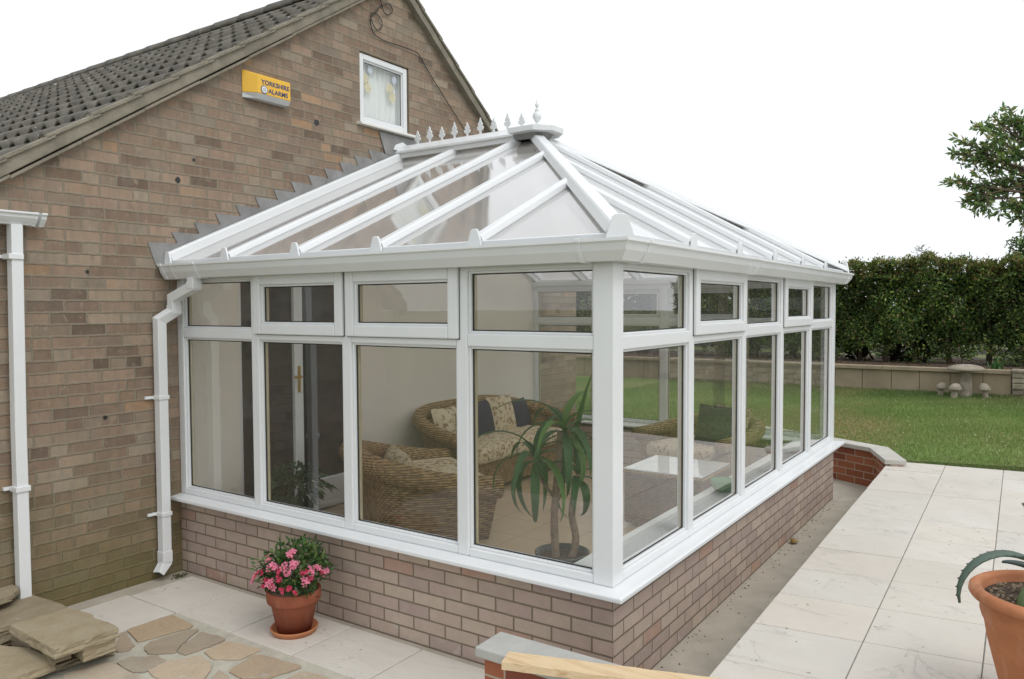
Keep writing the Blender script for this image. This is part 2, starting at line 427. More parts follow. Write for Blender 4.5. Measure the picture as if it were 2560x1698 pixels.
def _pine():
    t = M_PINE; c = t.coord()
    w = t.noise(t.scale(c, (30, 2.2, 40)), 1, 5, .6, .4); n = t.noise(c, 90, 3)
    col = t.ramp(w, [(.3, (.58, .41, .235)), (.52, (.68, .52, .33)), (.7, (.50, .34, .18))])
    return t.pbsdf(col, .75, t.bump(t.math('ADD', w, t.math('MULTIPLY', n, .3)), .5, .006), .3)
M_PINE = _pine()
M_DARKROOM = m_plain('unlit_room_glass', (.03, .03, .03), .12, .1, spec=.5)  # near-black base stands in for the dim room behind the door glass
M_BRASS = m_plain('brass', (.5, .33, .1), .3, .05, Metallic=1.0)
M_CERAM = m_plain('dark_glazed_pot', (.06, .07, .065), .25, .2)
M_BOWL = m_plain('green_glazed_bowl', (.08, .3, .13), .2, .1)
M_CABLE = m_plain('black_cable', (.02, .02, .022), .6, .1)
M_STICK1 = m_plain('yellow_sticker', (.80, .70, .42), .6, .1)
M_STICK2 = m_plain('blue_sticker', (.58, .62, .74), .6, .1)
M_WPAINT = m_plain('white_paint', (.75, .74, .7), .6, .08, 5, .1)

def m_lawn():
    t = NT('lawn_ground'); c = t.coord()
    n1 = t.noise(c, .8, 5, .6); n2 = t.noise(c, 30, 4, .7); n3 = t.noise(c, 5, 4)
    col = t.ramp(n2, [(.3, (.05, .10, .022)), (.5, (.10, .17, .045)), (.72, (.19, .24, .085))])
    col = t.mix(t.rng(n1, .42, .68, 0, .55), col, (.27, .225, .12))
    return t.pbsdf(col, .95, t.bump(t.math('ADD', n2, n3), .8, .03), .1)
M_LAWN = m_lawn()
def m_ground():
    t = NT('field_ground'); c = t.coord()
    n1 = t.noise(c, .3, 5, .6); n2 = t.noise(c, 6, 4, .7)
    return t.pbsdf(t.mix(t.rng(n2, .3, .7), (.10, .12, .045), t.mix(t.rng(n1, .4, .6), (.18, .19, .09), (.12, .15, .05))), .95, t.bump(n2, .5, .05), .1)
M_GROUND = m_ground()

# ------------------------------------------------------------------ setting: ground
PZ = .36                       # raised patio
LZ = .375                      # lawn
b = MB(); b.add([(-300, -300, -.05), (300, -300, -.05), (300, 300, -.05), (-300, 300, -.05)], [(0, 1, 2, 3)])
struct(b.build('ground', M_GROUND))
b = MB()
# concrete sheet round the foot of the walls: the narrow channel and the strip along the gable
b.box(-3.2, 6.2, -5, 3.43, -.04, 0)
struct(b.build('concrete_channel', M_CONC))
E1 = V((1, .0152, 0)); E2 = V((.113, -1, 0)); P0 = V((-.40, -.545, 0))
def pat(u, v, z): q = P0 + E1 * u + E2 * v; return (q.x, q.y, z)
b = MB()
b.prism([pat(0, 0, .0), pat(0, 9, .0), pat(5.47, 9, .0), pat(5.47, 0, .0)], (0, 0, PZ - .007))
pb = b.build('patio_base', M_GROUT); struct(pb)
b = MB()
U0 = -.06; SL = .4635
nu = 12; nv = 18; g = .0024
us = [max(0.0, U0 + i * SL) for i in range(13)]; us[-1] = 5.47
for i in range(12):
    for j in range(nv):
        u0, u1 = us[i] + g, us[i + 1] - g; v0, v1 = j * SL + g, (j + 1) * SL - g
        if j == 0: v0 = -.012
        if i == 11: u1 = 5.475
        dz = random.uniform(-.0015, .0015); k = random.uniform(.95, 1.03); w_ = random.uniform(-.015, .015)
        cc = (k + w_, k, k - w_)
        b.prism([pat(u0, v0, PZ - .035), pat(u0, v1, PZ - .035), pat(u1, v1, PZ - .035), pat(u1, v0, PZ - .035)], (0, 0, .035 + dz), cc)
struct(b.build('patio', M_SLAB, bevel=.003))
# low-level paving beside the long glazed face
b = MB()
def slab(x0, x1, y0, y1, z1=.014):
    k = random.uniform(.93, 1.0); b.box(x0, x1, y0, y1, .0005, z1, (k, k, k))
ys = [3.24, 2.715, 2.20, 1.67, 1.13, .60, .08]
for i in range(6): slab(-.50 + .003, -.055, ys[i + 1] + .004, ys[i] - .004)
slab(-.95, -.503, 2.745, 3.265)
struct(b.build('paving', M_SLAB, bevel=.004))
b = MB(); b.box(-3.2, -.497, -5, 2.742, .0005, .008); b.box(-3.2, -.955, 2.742, 3.2, .0005, .008)
struct(b.build('paving_mortar', M_MORTAR))
CRAZY = [[(-0.8, 2.73), (-0.54, 2.71), (-0.57, 2.46), (-0.86, 2.52)], [(-0.88, 2.43), (-0.82, 2.46), (-0.61, 2.43), (-0.59, 2.38), (-0.73, 2.3), (-0.83, 2.23), (-0.91, 2.33)],
 [(-0.81, 2.23), (-0.59, 2.34), (-0.57, 2.14), (-0.69, 2.14), (-0.81, 2.15)], [(-0.73, 2.1), (-0.58, 2.1), (-0.55, 1.87), (-0.68, 1.86), (-0.76, 1.98)],
 [(-1.07, 2.36), (-1.0, 2.37), (-0.91, 2.27), (-0.92, 2.16), (-1.05, 2.16), (-1.08, 2.21)], [(-1.03, 2.14), (-0.91, 2.15), (-0.79, 2.07), (-0.8, 1.97), (-0.84, 1.9), (-0.95, 1.81), (-1.06, 1.94)],
 [(-0.8, 1.79), (-0.6, 1.83), (-0.56, 1.52), (-0.75, 1.57), (-0.81, 1.67)], [(-0.88, 2.69), (-0.83, 2.71), (-0.9, 2.5), (-0.94, 2.47), (-1.0, 2.5)],
 [(-0.71, 1.47), (-0.6, 1.47), (-0.57, 1.33), (-0.61, 1.26), (-0.75, 1.36)], [(-1.29, 2.46), (-1.09, 2.4), (-1.1, 2.12), (-1.22, 1.98), (-1.42, 2.2)],
 [(-0.89, 1.8), (-0.83, 1.84), (-0.85, 1.72), (-0.92, 1.65), (-0.97, 1.69)], [(-.95, 1.6), (-.8, 1.62), (-.78, 1.35), (-1.0, 1.3)], [(-.75, 1.2), (-.55, 1.2), (-.55, .9), (-.8, .95)],
 [(-1.2, 1.9), (-1.05, 1.8), (-1.05, 1.5), (-1.35, 1.6)], [(-1.05, 1.2), (-.85, 1.2), (-.87, .9), (-1.1, .85)], [(-1.5, 2.0), (-1.3, 1.9), (-1.45, 1.6), (-1.7, 1.75)]]
b = MB()
for pl in CRAZY:
    out = []
    n = len(pl)
    cx = sum(p[0] for p in pl) / n; cy = sum(p[1] for p in pl) / n
    ar = sum(pl[i][0] * pl[(i + 1) % n][1] - pl[(i + 1) % n][0] * pl[i][1] for i in range(n))
    if ar < 0: pl = pl[::-1]
    for i in range(n):
        p, q = pl[i], pl[(i + 1) % n]
        for s in (0.08, .35, .65, .92):
            x = p[0] + (q[0] - p[0]) * s + random.uniform(-.005, .005); y = p[1] + (q[1] - p[1]) * s + random.uniform(-.005, .005)
            out.append((cx + (x - cx) * 1.06, cy + (y - cy) * 1.06, .009))
    k = random.uniform(.82, 1.12); r_ = random.uniform(-.05, .07)
    b.prism(out, (0, 0, .009), (k + r_, k, k - r_))
struct(b.build('crazy_paving', M_CRAZY, bevel=.002))
# lawn
b = MB()
lawn_poly = [(5.09, -.47), (5.35, -1.54), (6.8, -9.9), (12.2, -9.9), (12.2, 14), (6.2, 14), (6.2, .9), (5.97, .36), (5.55, -.37)]
b.prism([(x, y, -.03) for x, y in lawn_poly], (0, 0, LZ + .03))
struct(b.build('lawn', M_LAWN))
b = MB(); b.box(11.8, 15.0, -12, 16, -.03, .79)
struct(b.build('soil_bed', M_SOIL))
b = MB(); b.box(15.01, 120, -90, 120, -.03, .72)
struct(b.build('field', M_GROUND))

# grass blades and small white flowers on the lawn
def inpoly(x, y, P):
    r_ = np.zeros(len(x), bool); n = len(P)
    for i in range(n):
        x0, y0 = P[i]; x1, y1 = P[(i + 1) % n]
        c = ((y0 > y) != (y1 > y)) & (x < (x1 - x0) * (y - y0) / (y1 - y0 + 1e-12) + x0)
        r_ ^= c
    return r_
def tri_mesh(name, verts, faces, cols, mat, parent=None):
    me = bpy.data.meshes.new(name); nv = len(verts); k = faces.shape[1]; nf = len(faces)
    me.vertices.add(nv); me.vertices.foreach_set('co', verts.astype(np.float32).ravel())
    me.loops.add(nf * k); me.loops.foreach_set('vertex_index', faces.astype(np.int32).ravel())
    me.polygons.add(nf); me.polygons.foreach_set('loop_start', np.arange(0, nf * k, k, dtype=np.int32))
    me.update(calc_edges=True)
    ca = me.color_attributes.new('Col', 'FLOAT_COLOR', 'CORNER')
    cc = np.concatenate([cols, np.ones((nf, 1))], 1).astype(np.float32)
    ca.data.foreach_set('color', np.repeat(cc, k, 0).ravel())
    me.materials.append(mat); me.validate()
    o = bpy.data.objects.new(name, me); COL.objects.link(o)
    if parent is not None:
        o.parent = parent; o.matrix_parent_inverse = parent_world(parent).inverted()
    return o
def smooth_noise(x, y, seed, s):
    rs = np.random.RandomState(seed); out = 0
    for k in range(6):
        a, b_, ph = rs.uniform(-1, 1), rs.uniform(-1, 1), rs.uniform(0, 6.28)
        out = out + np.sin((a * x + b_ * y) * s * (1 + k * .6) + ph) / (1 + k * .4)
    return out / 3
def grass():
    n = 150000
    t = np.random.rand(n) ** .8
    x = 5.0 + t * 6.75; y = np.random.uniform(-3.2, 4.5, n)
    m = inpoly(x, y, lawn_poly) & (x < 11.68); x, y = x[m], y[m]; n = len(x)
    dry = smooth_noise(x, y, 3, 1.1) * .8 + smooth_noise(x, y, 8, 3.7) * .25 + np.clip(1.0 - np.abs(x - 7.0) / 1.9, 0, 1) * np.clip(1 - np.abs(y - .75) / 1.3, 0, 1) * 2.2 + np.clip(.3 - (x - 5.2) * .2, 0, .3)
    h = np.random.uniform(.018, .042, n) * (1 + .8 * np.clip((x - 10.6) / 1.0, 0, 1)) * np.clip(1.1 - .35 * np.clip(dry, 0, 1), .4, 2)
    w = np.random.uniform(.004, .009, n)
    a = np.random.uniform(0, 6.283, n); lean = np.random.uniform(0, .03, n); la = np.random.uniform(0, 6.283, n)
    z0 = np.full(n, LZ - .003)
    p0 = np.stack([x - np.cos(a) * w, y - np.sin(a) * w, z0], 1); p1 = np.stack([x + np.cos(a) * w, y + np.sin(a) * w, z0], 1)
    p2 = np.stack([x + np.cos(la) * lean, y + np.sin(la) * lean, z0 + h], 1)
    v = np.stack([p0, p1, p2], 1).reshape(-1, 3); f = np.arange(3 * n).reshape(-1, 3)
    r_ = np.clip(np.random.rand(n, 1) * .7 + .3 * (.5 + smooth_noise(x, y, 21, 3.1)[:, None]), 0, 1)
    green = np.array([.125, .225, .065]) * (1 - r_) + np.array([.32, .40, .165]) * r_
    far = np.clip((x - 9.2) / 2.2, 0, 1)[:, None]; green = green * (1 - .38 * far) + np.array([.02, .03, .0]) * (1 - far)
    tan = np.array([.40, .32, .17])
    k = np.clip(dry - .05 + np.random.normal(0, .25, n), 0, .9)[:, None]
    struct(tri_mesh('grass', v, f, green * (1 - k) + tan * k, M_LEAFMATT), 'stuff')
    # daisies / fallen petals
    n = 420; x = np.random.uniform(5.4, 11.3, n); y = np.random.uniform(-3, 4, n); m = inpoly(x, y, lawn_poly); x, y = x[m], y[m]; n = len(x)
    s = np.random.uniform(.005, .014, n); a = np.random.uniform(0, 6.28, n)
    c_, s_ = np.cos(a) * s, np.sin(a) * s; z = np.full(n, LZ + .033)
    v = np.stack([np.stack([x + c_, y + s_, z], 1), np.stack([x - s_, y + c_, z + .004], 1), np.stack([x - c_, y - s_, z], 1), np.stack([x + s_, y - c_, z + .004], 1)], 1).reshape(-1, 3)
    struct(tri_mesh('lawn_daisies', v, np.arange(4 * n).reshape(-1, 4), np.tile([.75, .74, .66], (n, 1)), M_PETAL), 'stuff')
grass()

# ------------------------------------------------------------------ foliage helper
def leaf_cards(centers, dirs, L, Wd, cols, fold=.25, droop=.0):
    """pointed leaves: 2 quads folded along the midrib; centers = leaf bases"""
    n = len(centers); d = dirs / (np.linalg.norm(dirs, axis=1, keepdims=True) + 1e-9)
    up = np.random.normal(0, 1, (n, 3)); up[:, 2] += 1.2
    sd = np.cross(d, up); sd /= (np.linalg.norm(sd, axis=1, keepdims=True) + 1e-9); nn = np.cross(sd, d)
    L = L[:, None]; Wd = Wd[:, None]
    b0 = centers; mid = centers + d * L * .5 - nn * Wd * fold; tip = centers + d * L; tip[:, 2] -= droop * L[:, 0]
    l = centers + d * L * .45 + sd * Wd * .5; r_ = centers + d * L * .45 - sd * Wd * .5
    v = np.stack([b0, l, tip, r_, mid], 1).reshape(-1, 3)
    base = np.arange(n)[:, None] * 5
    f = np.concatenate([base + np.array([[0, 4, 2, 1]]), base + np.array([[0, 3, 2, 4]])], 1).reshape(-1, 4)
    return v, f, np.repeat(cols, 2, 0)
def pal(n, cs, ws=None):
    cs = np.array(cs); i = np.random.choice(len(cs), n, p=ws)
    return cs[i] * np.random.uniform(.75, 1.25, (n, 1))
def rdir(n, up=0.0):
    d = np.random.normal(0, 1, (n, 3)); d[:, 2] += up; return d / np.linalg.norm(d, axis=1, keepdims=True)

# ------------------------------------------------------------------ house
house = empty('brick_house', (0, D, 0), 'old brown brick house with tiled gable roof beside the white conservatory', 'house')
AX, AZ, SLL, SLR = 2.30, 4.90, .665, .758
XL, XR = -2.05, 5.75
def under(x): return AZ - (SLL * (AX - x) if x < AX else SLR * (x - AX))
def sliced(mb, holes, y0, y1, top, xl, xr, bottom=0, extra=()):
    xs = sorted({xl, xr, *[h[0] for h in holes], *[h[1] for h in holes], *[e for e in extra if xl < e < xr]})
    for x0, x1 in zip(xs[:-1], xs[1:]):
        hs = [h for h in holes if h[0] <= x0 + 1e-6 and h[1] >= x1 - 1e-6]
        zs = bottom
        for h in sorted(hs, key=lambda h: h[2]):
            if h[2] > zs: mb.prism([(x0, y0, zs), (x1, y0, zs), (x1, y0, h[2]), (x0, y0, h[2])], (0, y1 - y0, 0))
            zs = h[3]
        mb.prism([(x0, y0, zs), (x1, y0, zs), (x1, y0, top(x1)), (x0, y0, top(x0))], (0, y1 - y0, 0))
WIN = (1.832, 2.486, 3.536, 4.172)
DOOR = (.50, 1.76, FLOOR, 2.16)
b = MB(); sliced(b, [WIN, DOOR], D, D + .28, under, XL, XR, -.04, (AX,))
b.box(XL, XL + .28, D + .28, D + 10, -.04, under(XL) - .02)
b.box(XR - .28, XR, D + .28, D + 10, -.04, under(XR) - .02)
gw = b.build('gable_wall', M_HOUSE, house, uoff=(.04, .02))
# verge: undercloak and mortar band following the slope
b = MB()
def verge(x0, x1, za, zb, ya, yb):
    b.prism([(x0, ya, under(x0) + za), (x1, ya, under(x1) + za), (x1, ya, under(x1) + zb), (x0, ya, under(x0) + zb)], (0, yb - ya, 0))
n = 11
for i in range(n):
    xa, xb = XL - .3 + (AX - XL + .3) * i / n, XL - .3 + (AX - XL + .3) * (i + 1) / n
    j = random.uniform(-.008, .008)
    verge(xa + .002, xb - .002, .0 + j, .018 + j, D - .062, D + .06)       # undercloak strip, slightly stepped
for i in range(8):
    xa, xb = AX + (XR - AX + .2) * i / 8, AX + (XR - AX + .2) * (i + 1) / 8
    j = random.uniform(-.006, .006); verge(xa + .002, xb - .002, j, .018 + j, D - .062, D + .06)
b.build('undercloak', M_VERGE, house)
b = MB()
verge(XL - .3, AX - .0005, .024, .118, D - .048, D + .1); verge(AX + .0005, XR + .2, .024, .11, D - .048, D + .1)
b.build('verge', M_VERGE, house, bevel=.006)
# tiles
def tiles():
    b = MB(); e = MB()
    ylen = 10.2; per = .19; gau = .335
    for side in (-1, 1):
        sl = SLL if side < 0 else SLR
        ca = 1 / math.hypot(1, sl); sa = sl * ca
        nc = 16 if side < 0 else 13
        for k in range(nc):
            s0 = .08 + k * gau; s1 = s0 + gau + .045
            def pt(s, lift):
                return AX + side * (s * ca - lift * sa * .0), AZ - s * sa + .105 + lift
            ny = int(ylen / per * (10 if side < 0 else 1))
            rows = []; off = [random.uniform(-.006, .006) for _ in range(int(ylen / per) + 3)]
            for (s, lift, amp) in ((s0, 0, .008), (s0 + .1, .004, .030), (s1, .016, .050), (s1 - .004, .002, .036), (s1 - .10, -.012, .030)):
                row = []
                for j in range(ny + 1):
                    y = D - .05 + ylen * j / ny; q = (y - (D - .05)) / per; ph = q % 1
                    wv = amp * max(0, math.sin(ph * math.pi * 2)) ** .6 if side < 0 else 0
                    x, z = pt(s + off[int(q)], lift + off[int(q)] * .3)
                    row.append((x, y, z + wv))
                rows.append(row)
            b.grid(rows, smooth=True)
            x0, z0 = pt(s0 - .02, .012); x1, z1 = pt(s1, .03)
            e.prism([(x0, D - .066, z0 - .012), (x1, D - .066, z1 - .014), (x1, D - .066, z1 + .014), (x0, D - .066, z0 + .014)], (0, .085, 0))
    b.build('roof_tiles', M_TILE, house)
    e.build('verge_tile_edge', M_VERGE, house, bevel=.004)
    r_ = MB()
    for i in range(23):
        y0 = D - .07 + i * .45
        P = [[(AX + .125 * math.cos(th), y, AZ + .075 + .105 * math.sin(th) - .002 * i + (.008 if q else 0)) for th in [math.pi * k / 10 for k in range(11)]] for q, y in ((0, y0), (1, y0 + .44))]
        r_.grid(P)
    r_.build('ridge_tiles', M_TILE, house, solid=.02)
    u = MB()   # roof deck under the tiles keeps daylight out of the loft
    u.prism([(AX, D + .1, AZ + .08), (XL - .3, D + .1, under(XL - .3) + .08), (XL - .3, D + 10, under(XL - .3) + .08), (AX, D + 10, AZ + .08)], (0, 0, -.03))
    u.prism([(AX, D + .1, AZ + .079), (XR + .2, D + .1, under(XR + .2) + .079), (XR + .2, D + 10, under(XR + .2) + .079), (AX, D + 10, AZ + .079)], (0, 0, -.03))
    u.build('roof_deck', M_BARK, house)
tiles()
# gable window
def frame_rect(mb, x0, x1, z0, z1, w, y0, y1, axis='y'):
    mb.box(x0, x0 + w, y0, y1, z0, z1); mb.box(x1 - w, x1, y0, y1, z0, z1)
    mb.box(x0 + w, x1 - w, y0, y1, z0, z0 + w); mb.box(x0 + w, x1 - w, y0, y1, z1 - w, z1)
b = MB(); frame_rect(b, WIN[0] + .006, WIN[1] - .012, WIN[2] + .01, WIN[3] - .008, .052, D + .012, D + .08)
wf = b.build('window', WHITE, house, bevel=.006)
b = MB(); frame_rect(b, WIN[0] + .059, WIN[1] - .065, WIN[2] + .063, WIN[3] - .061, .014, D + .024, D + .07); b.build('glazing_bead', WHITE, wf, bevel=.004)
b = MB(); b.box(WIN[0] + .073, WIN[1] - .079, D + .04, D + .05, WIN[2] + .077, WIN[3] - .075); b.build('glass_pane', M_GLASS, wf)
b = MB(); frame_rect(b, WIN[0] + .0725, WIN[1] - .0785, WIN[2] + .0765, WIN[3] - .0745, .005, D + .036, D + .039); b.build('gasket', M_GASKET_HOLE, wf)
b = MB()
P = []
for i in range(61):
    x = WIN[0] + .05 + (WIN[1] - WIN[0] - .1) * i / 60
    y = D + .1 + .012 * math.sin(i * .9) + .006 * math.sin(i * 2.3)
    P.append([(x, y, WIN[2] + .04), (x, y, WIN[3] - .04)])
b.grid(P); b.build('net_curtain', M_NET, wf)
for (cx, cz) in ((1.965, 3.965), (2.29, 3.945)):
    b = MB()
    for q in range(2):
        ox, oz = cx + q * .035 - .01, cz - q * .075
        for k in range(8):
            a = k * math.pi / 4; b.prism([(ox, D + .058, oz), (ox + .045 * math.cos(a - .25), D + .058, oz + .045 * math.sin(a - .25)), (ox + .05 * math.cos(a), D + .058, oz + .05 * math.sin(a)), (ox + .045 * math.cos(a + .25), D + .058, oz + .045 * math.sin(a + .25))], (0, -.003, 0))
    b.build('sun_sticker', M_STICK1, wf)
    b = MB(); b.prism([(cx + .055 + .03 * math.cos(a), D + .058, cz + .095 + .04 * math.sin(a)) for a in [k * math.pi / 8 for k in range(16)]], (0, -.003, 0)); b.build('ball_sticker', M_STICK2, wf)
b = MB(); b.prism([(WIN[0] - .045, D - .06, WIN[2] - .024), (WIN[0] - .045, D + .05, WIN[2] - .02), (WIN[0] - .045, D + .05, WIN[2] + .012), (WIN[0] - .045, D - .06, WIN[2] - .002)], (WIN[1] - WIN[0] + .11, 0, 0))
b.build('window_sill', M_WPAINT, house, bevel=.004)
# garden door inside the conservatory
b = MB(); frame_rect(b, DOOR[0], DOOR[1], DOOR[2], DOOR[3], .06, D + .03, D + .1); b.box(1.07, 1.16, D + .028, D + .098, DOOR[2] + .06, DOOR[3] - .06)
b.box(1.16, DOOR[1] - .06, D + .029, D + .098, DOOR[2] + .06, DOOR[2] + .26)
dr = b.build('door', WHITE, house, bevel=.006)
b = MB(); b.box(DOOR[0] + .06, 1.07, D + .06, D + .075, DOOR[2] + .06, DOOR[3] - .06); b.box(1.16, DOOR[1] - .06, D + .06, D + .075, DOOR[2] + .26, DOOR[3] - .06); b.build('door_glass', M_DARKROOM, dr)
b = MB(); b.box(1.10, 1.125, D + .018, D + .027, 1.18, 1.40); b.box(1.04, 1.12, D - .012, D - .002, 1.30, 1.32); b.box(1.105, 1.12, D - .004, D + .018, 1.3, 1.32); b.build('door_handle', M_BRASS, dr, bevel=.003)
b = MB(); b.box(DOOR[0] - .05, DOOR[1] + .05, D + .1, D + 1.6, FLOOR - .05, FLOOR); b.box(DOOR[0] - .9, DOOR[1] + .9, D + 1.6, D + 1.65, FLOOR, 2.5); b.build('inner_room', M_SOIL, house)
# plastered inside face
def rz(x):   # glass plane of the conservatory roof over the gable
    return 2.205 + (3.292 - 2.205) * (1 - abs(x - 2.372) / 2.432)
b = MB(); sliced(b, [DOOR], D - .016, D - .001, lambda x: rz(x) - .05, .075, W - .075, FLOOR, (2.372,))
b.build('plaster', M_PLASTER, house)
# old gutter and downpipe
OG = [(0, .10), (.11, .10), (.11, .085), (.098, .075), (.095, .055), (.078, .028), (.066, .012), (.06, 0), (0, 0)]
b = MB(); b.prism([(-1.47, D - .03 - o, 2.378 + z * .75) for o, z in OG][::-1], (.49, 0, 0)); gut = b.build('house_gutter', WHITE, house, bevel=.003)
b = MB()
for x0 in (-.985, -.945): b.prism([(x0, D - .026 - o * 1.05, 2.374 + z * .80) for o, z in OG][::-1], (.022 if x0 < -.96 else .03, 0, 0))
b.build('stop_end', WHITE, gut, bevel=.002)
b = MB(); b.sqtube([(-1.085, D - .075, .0), (-1.085, D - .075, 1.2), (-1.072, D - .075, 2.379)], .032); dp = b.build('house_downpipe', WHITE, house, bevel=.004)
for z in (2.19, .82):
    b = MB(); b.box(-1.085 - .041, -1.085 + .041, D - .117, D - .034, z - .016, z + .016); b.build('pipe_bracket', WHITE, dp, bevel=.003)
    b = MB(); b.box(-1.155, -1.1, D - .03, D - .003, z - .01, z + .01); b.build('bracket_lug', WHITE, dp, bevel=.003)
# cable clipped to the gable
cab = [(2.05, 4.86), (2.09, 4.70), (2.13, 4.60), (2.19, 4.59), (2.25, 4.64), (2.21, 4.69), (2.11, 4.65), (2.03, 4.57), (1.965, 4.5), (1.985, 4.545), (2.04, 4.55), (2.10, 4.51), (2.105, 4.45), (2.05, 4.41), (2.0, 4.43), (1.966, 4.49), (1.968, 4.42), (2.0, 4.36), (2.15, 4.34), (2.36, 4.35), (2.58, 4.35), (2.66, 4.31), (2.77, 4.205), (3.05, 3.97), (3.35, 3.75), (3.5, 3.62)]
def spline(pts, n=6):
    out = []; P = [V(p) for p in pts]
    for i in range(len(P) - 1):
        p0, p1, p2, p3 = P[max(i - 1, 0)], P[i], P[i + 1], P[min(i + 2, len(P) - 1)]
        for k in range(n):
            t = k / n
            out.append(.5 * ((2 * p1) + (p2 - p0) * t + (2 * p0 - 5 * p1 + 4 * p2 - p3) * t * t + (3 * p1 - p0 - 3 * p2 + p3) * t ** 3))
    out.append(P[-1]); return out
b = MB(); b.tube(spline([(x, D - .012 - .004 * (i % 3), z) for i, (x, z) in enumerate(cab)], 5), .0042, 6)
b.build('cable', M_CABLE, house)
# vent holes in the wall, their inner shade painted as flat black discs
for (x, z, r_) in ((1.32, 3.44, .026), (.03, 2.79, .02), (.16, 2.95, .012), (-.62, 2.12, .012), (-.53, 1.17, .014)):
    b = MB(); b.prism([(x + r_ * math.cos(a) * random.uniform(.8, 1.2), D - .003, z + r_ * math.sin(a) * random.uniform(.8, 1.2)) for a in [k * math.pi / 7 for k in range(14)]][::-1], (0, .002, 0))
    b.build('wall_hole_shade', M_GASKET_HOLE, house)

# alarm box
ab = empty('alarm_box', (.79, D, 3.484), 'yellow burglar alarm box lettered YORKSHIRE ALARMS on the brick gable', 'alarm box')
x0, x1, z0, z1 = .58, .99, 3.488, 3.70
b = MB()
b.frustum([(x0, D - .002, z0 + .04), (x1, D - .002, z0 + .04), (x1, D - .002, z1), (x0, D - .002, z1)], [(x0 + .085, D - .085, z0 + .04), (x1 - .012, D - .085, z0 + .04), (x1 - .012, D - .085, z1 - .03), (x0 + .085, D - .085, z1 - .03)])
b.build('cover', M_YELLOW, ab, bevel=.005)
b = MB()
b.frustum([(x0, D - .002, z0), (x1, D - .002, z0), (x1, D - .002, z0 + .039), (x0, D - .002, z0 + .039)], [(x0 + .09, D - .06, z0), (x1 - .014, D - .06, z0), (x1 - .012, D - .086, z0 + .039), (x0 + .084, D - .086, z0 + .039)])
b.build('base', M_GREYP, ab, bevel=.004)
def text(s, x, z, size, y, name):
    c = bpy.data.curves.new(name, 'FONT'); c.body = s; c.size = size; c.extrude = .0012; c.space_character = 1.03; c.offset = .0012
    o = bpy.data.objects.new(name, c); COL.objects.link(o); o.data.materials.append(M_BLUE)
    me = bpy.data.meshes.new_from_object(o); bpy.data.objects.remove(o)
    o = bpy.data.objects.new(name, me); COL.objects.link(o)
    o.rotation_euler = (R(90), 0, 0); o.location = V((x, y, z)) - V(ab.location); o.parent = ab
    return o
text('YORKSHIRE', .697, 3.602, .050, D - .0855, 'lettering'); text('ALARMS', .762, 3.545, .050, D - .0855, 'lettering')
ex, ez = .722, 3.562
b = MB(); b.prism([(ex + .032 * math.cos(a), D - .0855, ez + .032 * math.sin(a)) for a in [k * math.pi / 12 for k in range(24)]], (0, -.002, 0)); em = b.build('emblem', M_BLUE, ab)
b = MB(); b.prism([(ex + .026 * math.cos(a), D - .088, ez + .026 * math.sin(a)) for a in [k * math.pi / 12 for k in range(24)]], (0, -.001, 0)); b.build('emblem_disc', WHITE, em)
b = MB()
for k in range(5):
    a = k * 2 * math.pi / 5 + .3; b.prism([(ex + .011 * math.cos(a) + .008 * math.cos(q), D - .0892, ez + .011 * math.sin(a) + .008 * math.sin(q)) for q in [j * math.pi / 5 for j in range(10)]], (0, -.001, 0))
b.build('emblem_petals', M_GREYP, em)

# ------------------------------------------------------------------ conservatory
con = empty('conservatory', (W / 2, D / 2, 0), 'white framed glazed conservatory with hipped roof on a low brick wall', 'conservatory')
def L_(s0, s1, d0, d1): return (d0, d1, s0, s1)                    # long face on the left: X = depth, Y = along
def F_(s0, s1, d0, d1): return (s0, s1, d0, d1)                    # hipped face: X = along, Y = depth
def B_(s0, s1, d0, d1): return (W - d1, W - d0, s0, s1)            # far face
CT = .565
b = MB()
b.box(0, .26, 0, D - .001, -.03, CT - .032); b.box(.26, W - .26, 0, .26, -.03, CT - .032); b.box(W - .26, W, 0, D - .001, -.03, CT - .032)
b.build('dwarf_wall', M_DWARF, con, uoff=(0, 0))
# cill: sloped nosing swept round three sides
def sweep3(prof, oz=0, closed=True, ends=(D - .001, D - .001)):
    """prof = [(outward, z)] swept along left face, hipped face and far face with mitres"""
    st = [lambda o: (-o, ends[0]), lambda o: (-o, -o), lambda o: (W + o, -o), lambda o: (W + o, ends[1])]
    mb = MB(); n = len(prof)
    vs = [(*s(o), z + oz) for s in st for o, z in prof]
    fs = [(i * n + k, (i + 1) * n + k, (i + 1) * n + (k + 1) % n, i * n + (k + 1) % n) for i in range(3) for k in range(n if closed else n - 1)]
    if closed: fs += [tuple(range(n)), tuple(range(3 * n, 4 * n))[::-1]]
    mb.add(vs, fs); return mb
sweep3([(-.06, CT), (-.002, CT), (.078, CT - .008), (.084, CT - .014), (.084, CT - .034), (.076, CT - .036), (.076, CT - .026), (-.06, CT - .026)]).build('window_cill', WHITE, con, bevel=.004)
b = MB(); b.box(.083, .135, .30, D - .02, CT, CT + .02); b.box(.083, W - .083, .083, .30, CT, CT + .02); b.box(W - .30, W - .083, .30, D - .02, CT, CT + .02)
b.build('inner_sill', WHITE, con, bevel=.004)
HT = 2.125                     # underside of eaves beam
TZ0, TZ1 = 1.677, 1.745        # transom
MW = .037
FB = .044
faces = {'L': (L_, [0.0, .885, 1.742, 2.578, D], {1, 2}), 'F': (F_, [0.0, .99, 1.945, 2.88, 3.78, W], {1, 3}), 'B': (B_, [0.0, .885, 1.742, 2.578, D], {1, 2})}
gask = {}
